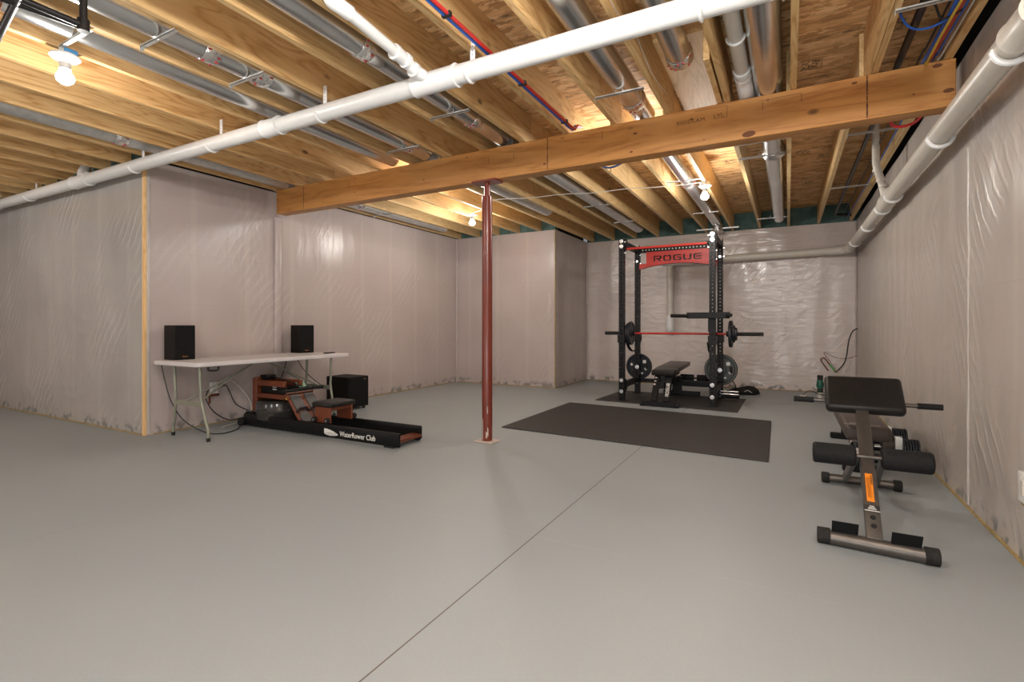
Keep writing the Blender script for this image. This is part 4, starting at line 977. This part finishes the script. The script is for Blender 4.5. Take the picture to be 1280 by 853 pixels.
MB().prism([(-.05, -.004), (.06, -.004), (.06, .004), (-.05, .004)], .0012, frame((.45, 4.48, .3725), (1, 0, 0), (0, 1, 0))).prism([(-.09, -.003), (.13, -.003), (.13, .003), (-.09, .003)], .0012, frame((.45, 4.43, .3725), (1, 0, 0), (0, 1, 0))).build('printed_line', 'white_paint', wb, smooth=0)
def dumbbell(label, y):
    t = thing('adjustable_dumbbell', label, 'dumbbell', (.70, y, 0), 'adjustable dumbbells by the right wall')
    MB().rbox((.49, y - .10, 0), (.91, y + .10, .035), .01, 2).build('cradle', 'rack_black', t)
    MB().cyl((.60, y, .115), (.80, y, .115), .018, n=14).build('handle', 'chrome', t)
    for s in (0, 1):
        for k in range(6):
            x = (.795 + k * .018) if s else (.605 - .016 - k * .018)
            MB().lathe([(.02, 0), (.076, 0), (.08, .003), (.08, .012), (.076, .015), (.02, .015)], (x, y, .115), 'X', 24).build('plate', 'iron', t)
    MB().rbox((.745, y - .035, .10), (.795, y + .035, .205), .008, 2).build('selector', 'plastic_white', t)
    MB().lathe([(.03, 0), (.085, .0), (.075, .05), (.05, .08), (.02, .085)], (.66, y, .115), 'X', 20).build('shell', 'gunmetal', t)
dumbbell('nearer adjustable dumbbell on the floor by the right wall', 5.00)
dumbbell('farther adjustable dumbbell on the floor by the right wall', 5.48)

# ------------------------------------------------------------------ sump valve, wires, outlets
sv = thing('sump_discharge', 'short standing pipe with a dark green check valve near the back corner', 'valve', (.42, 8.8, 0))
MB().cyl((.42, 8.8, 0), (.42, 8.8, .09), .032, n=18).build('pipe', 'pvc_beige', sv)
MB().lathe([(.034, .09), (.036, .15), (.033, .155), (.046, .165), (.052, .20), (.040, .27), (.036, .275)], (.42, 8.8, 0), n=20).build('check_valve', 'valve_green', sv)
for z in (.10, .125, .285, .315): MB().lathe([(.034, z), (.041, z), (.041, z + .016), (.034, z + .016)], (.42, 8.8, 0), n=20).build('clamp', 'rubber', sv)
MB().cyl((.42, 8.8, .27), (.42, 8.8, .345), .034, n=18).build('top_coupling', 'rubber', sv)
MB().tube(bez([(.42, 8.8, .345), (.50, 8.82, .36), (.62, 8.86, .35), (.80, 9.0, .34)], 5), .008, 8).build('cable', 'wire_white', sv)
wire('floor_wire', 'thin black wire curling at the base of the green valve', [(.20, 8.85, .03), (.26, 8.85, .09), (.33, 8.82, .10), (.40, 8.76, .07), (.50, 8.75, .05), (.58, 8.7, .01)], .006, 'wire_black')
wire('floor_wire', 'thin black wires looping right of the green valve', [(.43, 8.76, .22), (.50, 8.74, .235), (.55, 8.76, .2), (.50, 8.74, .16), (.43, 8.76, .15)], .005, 'wire_black')
tag(MB().rbox((.16, 8.80, 0), (.24, 8.86, .03), .006).build('drain_stub', 'pvc_beige'), 'small beige pipe stub on the floor left of the green valve', 'pipe stub')
wire('corner_wire', 'black cable hanging from the corner of the back and right walls', [(.96, 9.40, 1.03), (.92, 9.40, 1.03), (.87, 9.40, .98), (.83, 9.4, .85), (.80, 9.4, .62), (.76, 9.4, .48), (.66, 9.4, .35)], .009, 'wire_black')
wire('corner_wire', 'looped brown and green wire at the back corner', [(.66, 9.4, .35), (.60, 9.4, .43), (.53, 9.4, .54), (.49, 9.4, .57), (.46, 9.4, .54), (.50, 9.4, .46), (.56, 9.4, .37)], .010, 'wire_brown')
tag(MB().cyl((.645, 9.39, .37), (.575, 9.39, .47), .012, n=10).build('wire_marker', 'wire_green'), 'green tape sleeve on the looped wire at the back corner', 'tape')
wire('corner_wire', 'thin brown wire strung across the back corner', [(.94, 9.42, .62), (.80, 9.41, .57), (.66, 9.4, .58), (.50, 9.4, .66), (.58, 9.4, .52), (.66, 9.4, .38)], .004, 'wire_brown')
def outlet(name, label, o, u, up, w=.075, h=.12, rocker=False):
    t = thing(name, label, 'outlet', o)
    f = frame(o, u, up)
    MB().rbox((-w / 2, -h / 2, -.01), (w / 2, h / 2, .007), .003, 2, f).build('cover_plate', 'plastic_white', t)
    if rocker: MB().rbox((-.017, -.034, .006), (.017, .034, .011), .002, 1, f).build('socket_face', 'pvc_beige', t)
    else:
        for s in (-.022, .022):
            MB().rbox((-.016, s - .014, .006), (.016, s + .014, .010), .003, 1, f).build('socket', 'pvc_beige', t)
            MB().box((-.008, s - .005, .0095), (-.005, s + .005, .0105), f).box((.005, s - .005, .0095), (.008, s + .005, .0105), f).build('slot', 'dark_gap', t, smooth=0)
    return t
outlet('wall_outlet', 'white outlet plate on the right wall at the photo edge', (XR - .012, 3.115, .36), (0, -1, 0), (0, 0, 1), .105, .135, True)
tag(MB().box((XR - .012, 3.07, .275), (XR + .005, 3.15, .293)).build('box_edge', 'plate_wood', smooth=0), 'raw box edge showing below the right wall outlet', 'box')
outlet('wall_outlet', 'white outlet with plugs on the wall under the folding table', (XL + .008, 3.32, .40), (0, 1, 0), (0, 0, 1), .085, .13)
tag(MB().box((XL + .001, 3.27, .310), (XL + .02, 3.37, .333)).box((XL + .001, 3.262, .23), (XL + .012, 3.277, .325)).build('box_bracket', 'rower_wood', smooth=0), 'reddish bracket tab under the outlet below the table', 'bracket')

# ------------------------------------------------------------------ folding table
ft = thing('folding_table', 'white folding table against the left wall holding two speakers', 'table', (-5.11, 3.58, 0))
TX0, TX1, TY0, TY1, TZ = -5.50, -4.73, 2.66, 4.50, .748
def rr_poly(x0, x1, y0, y1, r, n=5):
    out = []
    for cx_, cy_, a0 in ((x1 - r, y1 - r, 0), (x0 + r, y1 - r, PI / 2), (x0 + r, y0 + r, PI), (x1 - r, y0 + r, 1.5 * PI)):
        out += [(cx_ + r * math.cos(a0 + PI / 2 * k / n), cy_ + r * math.sin(a0 + PI / 2 * k / n)) for k in range(n + 1)]
    return out
tt = MB().prism(rr_poly(TX0, TX1, TY0, TY1, .055), .042, Matrix.Translation((0, 0, TZ - .042))).build('tabletop', 'table_top', ft, smooth=40)
bv = tt.modifiers.new('edge', 'BEVEL'); bv.width = .008; bv.segments = 2; bv.limit_method = 'ANGLE'
LX0, LX1 = -5.29, -4.86
for y in (2.79, 4.29):
    s = 1 if y < 3.5 else -1
    for x, o in ((LX0, -.075), (LX1, .085)):
        MB().tube(bez([(x, y - s * .03, TZ - .05), (x, y - s * .02, .45), (x + o * .05, y - s * .015, .36), (x + o * .75, y, .15), (x + o, y + s * .0, .10), (x + o, y, .02)], 5), .0145, 12).build('leg', 'table_leg', ft)
        MB().cyl((x + o, y, 0), (x + o, y, .035), .017, n=12).build('leg_cap', 'rubber', ft)
    MB().box((LX0 - .01, y - s * .015 - .006, .315), (LX1 + .01, y - s * .015 + .006, .365)).build('leg_brace', 'table_leg', ft, smooth=0)
    for x in (LX0 + .10, LX1 - .10):
        MB().tube([(x, y - s * .01, .33), ((LX0 + LX1) / 2 + (.015 if x > -5.0 else -.015), y + s * .42, .56)], .009, 10).build('stay', 'table_leg', ft)
    MB().tube([((LX0 + LX1) / 2, y + s * .40, .55), ((LX0 + LX1) / 2, y + s * .70, TZ - .045)], .011, 10).build('stay_arm', 'table_leg', ft)
MB().tube(bez([(-4.755, 2.78, .70), (-4.75, 2.78, .672), (-4.75, 2.86, .668), (-4.755, 2.875, .70)], 4), .009, 10).build('carry_handle', 'rubber', ft)
def speaker(label, corner, rotz):
    """corner = front-left-bottom corner as seen from the room"""
    t = thing('bookshelf_speaker', label, 'speaker', corner, 'bookshelf speakers on the table'); t.rotation_euler = (0, 0, rotz)
    o = Vector(corner); ORG[t.name] = Vector((0, 0, 0))
    MB().rbox((-.20, 0, 0), (-.012, .195, .345), .003, 1).build('cabinet', 'speaker_side', t)
    g = MB().rbox((-.012, .002, .003), (0, .193, .342), .003, 1).build('grille', 'speaker_front', t)
    text_mesh('Klipsch', 'badge', .020, 'copper_badge', g, frame((.0008, .068, .028), (0, 1, 0), (0, 0, 1)), .95, .0006)
    return t
speaker('dark bookshelf speaker on the left end of the folding table', (-5.295, 2.77, TZ), 0)
speaker('dark bookshelf speaker at the right end of the folding table', (-5.27, 4.20, TZ), -.10)
tag(MB().rbox((-4.98, 4.30, TZ), (-4.92, 4.44, TZ + .012), .004).build('remote_control', 'rubber'), 'thin black remote lying near the right end of the table', 'remote')
# subwoofer
sb = thing('subwoofer', 'black cube subwoofer on the floor beyond the rowing machine', 'speaker', (-5.08, 4.82, 0))
MB().rbox((-5.30, 4.63, .03), (-4.90, 4.97, .425), .004, 1).build('cabinet', 'speaker_side', sb)
MB().rbox((-4.90, 4.635, .035), (-4.885, 4.965, .42), .004, 1).build('grille', 'speaker_front', sb)
for x in (-5.26, -4.94):
    for y in (4.67, 4.93): MB().cyl((x, y, 0), (x, y, .032), .02, n=10).build('foot', 'rubber', sb)
MB().box((-4.8845, 4.88, .385), (-4.8835, 4.91, .395)).build('badge', 'copper_badge', sb, smooth=0)
# cables beneath the table
wire('speaker_cable', 'thin black cable hanging from the left table end to the floor', [(-5.40, 2.70, .70), (-5.38, 2.72, .55), (-5.33, 2.75, .35), (-5.28, 2.84, .15), (-5.15, 2.97, .02), (-4.98, 3.05, .008), (-5.05, 3.25, .008), (-5.25, 3.45, .02), (-5.40, 3.7, .02)], .0055, 'wire_black', 'cable')
wire('power_cable', 'black looped power cable left of the outlet under the table', [(XL + .03, 3.29, .42), (-5.50, 3.22, .40), (-5.48, 3.18, .30), (-5.47, 3.26, .15), (-5.46, 3.42, .04), (-5.46, 3.60, .04), (-5.45, 3.70, .02)], .006, 'wire_black', 'cable')
wire('power_cable', 'black power cable right of the outlet under the table', [(XL + .03, 3.36, .40), (-5.52, 3.42, .42), (-5.51, 3.46, .34), (-5.49, 3.52, .20), (-5.45, 3.64, .11), (-5.44, 3.70, .05)], .006, 'wire_black', 'cable')
wire('power_cable', 'white cable drooping from the outlet to the floor', [(XL + .03, 3.33, .44), (-5.53, 3.48, .47), (-5.52, 3.62, .34), (-5.50, 3.70, .20), (-5.46, 3.68, .06), (-5.40, 3.55, .012), (-5.33, 3.36, .010), (-5.28, 3.22, .008)], .006, 'wire_white', 'cable')
wire('speaker_cable', 'black cable hanging behind the rower from the right speaker', [(-5.49, 4.20, .74), (-5.50, 4.17, .60), (-5.50, 4.10, .40), (-5.48, 4.05, .15), (-5.45, 4.0, .01)], .005, 'wire_black', 'cable')
wire('speaker_cable', 'black cable from the right table end down to the subwoofer', [(-5.45, 4.28, .70), (-5.42, 4.38, .52), (-5.38, 4.55, .35), (-5.34, 4.70, .25)], .005, 'wire_black', 'cable')

# ------------------------------------------------------------------ rowing machine
rw = thing('rowing_machine', 'black and cherry wood water rowing machine on the floor by the table', 'rowing machine', (-4.15, 3.63, 0))
NY, FY = 3.41, 3.81      # near and far rail outer faces
rail = MB().rbox((-5.19, NY, .014), (-3.0, NY + .032, .138), .010, 2).build('rail', 'rower_black', rw)
MB().rbox((-5.19, FY - .032, .014), (-3.055, FY, .138), .010, 2).build('rail', 'rower_black', rw)
MB().box((-5.20, NY + .03, .04), (-5.05, FY - .03, .15)).build('front_block', 'rower_black', rw, smooth=0)
MB().box((-3.16, NY + .03, .040), (-3.04, FY - .03, .066)).build('end_board', 'rower_wood', rw, smooth=0)
for y in (NY + .005, FY - .035): MB().rbox((-3.18, y, 0), (-3.07, y + .03, .018), .004, 1).build('foot', 'rubber', rw)
for y in (NY - .018, FY - .01): MB().cyl((-5.22, y, .045), (-5.22, y + .035, .045), .045, n=20).build('transport_wheel', 'rubber', rw)
text_mesh('WaterRower Club', 'lettering', .068, 'white_paint', rail, frame((-3.722, NY - .0012, .044), (1, 0, .004), (0, 0, 1)), .84, .0008, .0007, 1.04)
# oval logo with wave lines
LOGO = [(0, .98), (.2, .97), (.45, .86), (.7, .67), (.9, .45), (1, .32), (.97, .2), (.85, .1), (.6, .02), (.4, .0), (.15, .1), (0, .25)]
lg = MB().prism([(u * .185, v * .066) for u, v in LOGO], .0012, frame((-3.932, NY - .0003, .034), (1, 0, 0), (0, 0, 1))).build('wave_logo', 'white_paint', rail, smooth=0)
for row, ua, ub in ((0, .06, .92), (1, .04, .94), (2, .12, .86)):
    mb = MB(); z0 = .062 - row * .011
    mb.tube([(-3.932 + .185 * (ua + (ub - ua) * i / 40), NY - .0016, z0 + .0030 * math.sin(i * .95 + row)) for i in range(41)], .0012, 5)
    mb.build('wave_line', 'rower_black', lg)
# water tank
tx, ty = -4.87, 3.605
MB().lathe([(.10, .075), (.20, .080), (.222, .10), (.226, .17), (.228, .175), (.228, .195), (.226, .20), (.222, .265), (.20, .288), (.05, .292)], (tx, ty, 0), n=48).build('water_tank', 'tank', rw)
MB().lathe([(.230, .176), (.236, .178), (.236, .194), (.230, .196)], (tx, ty, 0), n=48).build('tank_seam', 'tank', rw)
# timber frame over the tank
for y in (3.50, 3.70):
    MB().rbox((-5.09, y - .018, .44), (-4.62, y + .018, .50), .005, 1).build('top_beam', 'rower_wood', rw)
    MB().rbox((-5.09, y - .018, .31), (-4.58, y + .018, .36), .005, 1).build('lower_beam', 'rower_wood', rw)
MB().rbox((-5.14, 3.48, .15), (-5.07, 3.72, .525), .006, 1).build('front_post', 'rower_wood', rw)
MB().box((-5.05, 3.53, .345), (-4.62, 3.67, .445)).build('belt_housing', 'rower_black', rw, smooth=0)
mb = MB()
for z in (.40, .425): mb.box((-4.86, 3.526, z), (-4.80, 3.531, z + .010))
mb.build('housing_mark', 'white_paint', rw, smooth=0)
MB().rbox((-5.10, 3.54, .50), (-4.98, 3.66, .55), .012, 2).build('pulley_cover', 'rower_black', rw)
MB().tube([(-5.0, 3.60, .545), (-4.7, 3.60, .49), (-4.48, 3.60, .452)], .006, 8).build('strap', 'rubber', rw)
# stickers
st = MB().box((-4.585, 3.4805, .318), (-4.555, 3.4825, .355)).build('sticker', 'yellow', rw, smooth=0)
MB().box((-4.555, 3.4805, .318), (-4.525, 3.4825, .355)).build('sticker', 'white_paint', rw, smooth=0)
# handle
MB().cyl((-4.45, 3.34, .425), (-4.45, 3.84, .425), .0165, n=16).build('handle', 'grip', rw)
# monitor
fm = frame((-4.66, 3.72, .44), (0, 1, 0), (-.6, 0, .8))
mo = MB().rbox((-.07, -.045, -.012), (.07, .045, .012), .006, 2, fm).build('monitor', 'rower_black', rw)
MB().box((-.055, -.030, .0125), (.055, .035, .0135), fm).build('screen', 'lcd', mo, smooth=0)
# footboard with pads and straps
p0 = Vector((-4.30, 3.60, .10)); fbm = frame(p0, (0, 1, 0), (-.50, 0, .60))
fo = MB().rbox((-.165, 0, -.012), (.165, .36, .012), .004, 1, fbm).build('footboard', 'rower_wood', rw)
MB().rbox((-.165, .345, -.03), (.165, .375, .03), .006, 1, fbm).build('footboard_top', 'rower_wood', fo)
for s in (-1, 1):
    MB().prism([(-.055, .15), (.055, .15), (.06, .30), (.05, .335), (-.05, .335), (-.06, .30)], .012, fbm @ Matrix.Translation((s * .085, 0, .012))).build('footpad', 'foot_grey', fo)
    MB().prism([(-.05, .0), (.05, .0), (.06, .06), (.035, .13), (-.035, .13), (-.06, .06)], .014, fbm @ Matrix.Translation((s * .085, 0, .012))).build('heel_pad', 'foot_grey', fo)
    MB().tube([fbm @ Vector((s * .085 - .075, .13, .012)), fbm @ Vector((s * .085 - .04, .15, .05)), fbm @ Vector((s * .085 + .04, .15, .05)), fbm @ Vector((s * .085 + .075, .13, .012))], .012, 8).build('foot_strap', 'rubber', fo)
# seat carriage
sx0, sx1 = -4.16, -3.89
MB().rbox((sx0, NY + .035, .285), (sx1, FY - .03, .335), .022, 3).build('seat_pad', 'vinyl', rw)
for y in (NY + .05, FY - .075):
    MB().rbox((sx0 + .035, y, .135), (sx1 - .02, y + .022, .288), .004, 1).build('seat_side', 'rower_wood', rw)
MB().box((sx0 + .05, NY + .07, .255), (sx1 - .03, FY - .07, .284)).build('seat_base', 'rower_wood', rw, smooth=0)
for x in (sx0 + .055, sx1 - .035):
    for y in (NY + .012, FY - .042):
        w_ = MB().cyl((x, y, .166), (x, y + .03, .166), .026, n=18).build('seat_wheel', 'rubber', rw)
        MB().cyl((x, y - .002, .166), (x, y + .032, .166), .009, n=12).build('wheel_hub', 'chrome', w_)

# ------------------------------------------------------------------ light
w = bpy.data.worlds.new('world'); scene.world = w; w.use_nodes = True
w.node_tree.nodes['Background'].inputs[0].default_value = (.9, .95, 1, 1); w.node_tree.nodes['Background'].inputs[1].default_value = .2
for x, y, e in ((-.85, 1.30, 60), (-4.0, -1.8, 45), (-.7, -1.9, 40), (.30, -.25, 62), (.45, .75, 42), (-7.3, .6, 32), (-7.6, -2.2, 70), (-3.6, 4.72, 22), (-1.25, 4.72, 26)):  # unseen point lights added to even out the room, one at an inferred bulb
    if y > 4: pass  # the pair past the beam is added fill for the far end
    l = bpy.data.lights.new('bulb_and_fill_light', 'POINT'); l.energy = e; l.color = (1, .985, .955); l.shadow_soft_size = .07
    o = bpy.data.objects.new('bulb_and_fill_light', l); col.objects.link(o); o.location = (x, y, 2.58 if y < 4 else 2.66)
for x, y, z, e in ((-3.775, 1.36, 2.46, 21), (-4.10, 6.27, 2.49, 30), (-.845, 6.20, 2.47, 34)):  # point light set just below each visible bulb to carry its output
    l = bpy.data.lights.new('bulb_and_fill_light', 'POINT'); l.energy = e; l.color = (1, .96, .90); l.shadow_soft_size = .05
    o = bpy.data.objects.new('bulb_and_fill_light', l); col.objects.link(o); o.location = (x, y, z)
for x, y, z, e in ((-3.0, -1.8, .5, 42), (-.2, -.9, .35, 105), (-6.0, -2.4, .5, 25)):  # unseen low fill lights added behind the camera to lift the ceiling
    l = bpy.data.lights.new('low_fill_light', 'POINT'); l.energy = e; l.color = (.96, .99, 1); l.shadow_soft_size = .45
    o = bpy.data.objects.new('low_fill_light', l); col.objects.link(o); o.location = (x, y, z)
scene.view_settings.view_transform = 'Standard'
scene.view_settings.look = 'None'
scene.view_settings.exposure = 0.20
scene.view_settings.gamma = 1.0
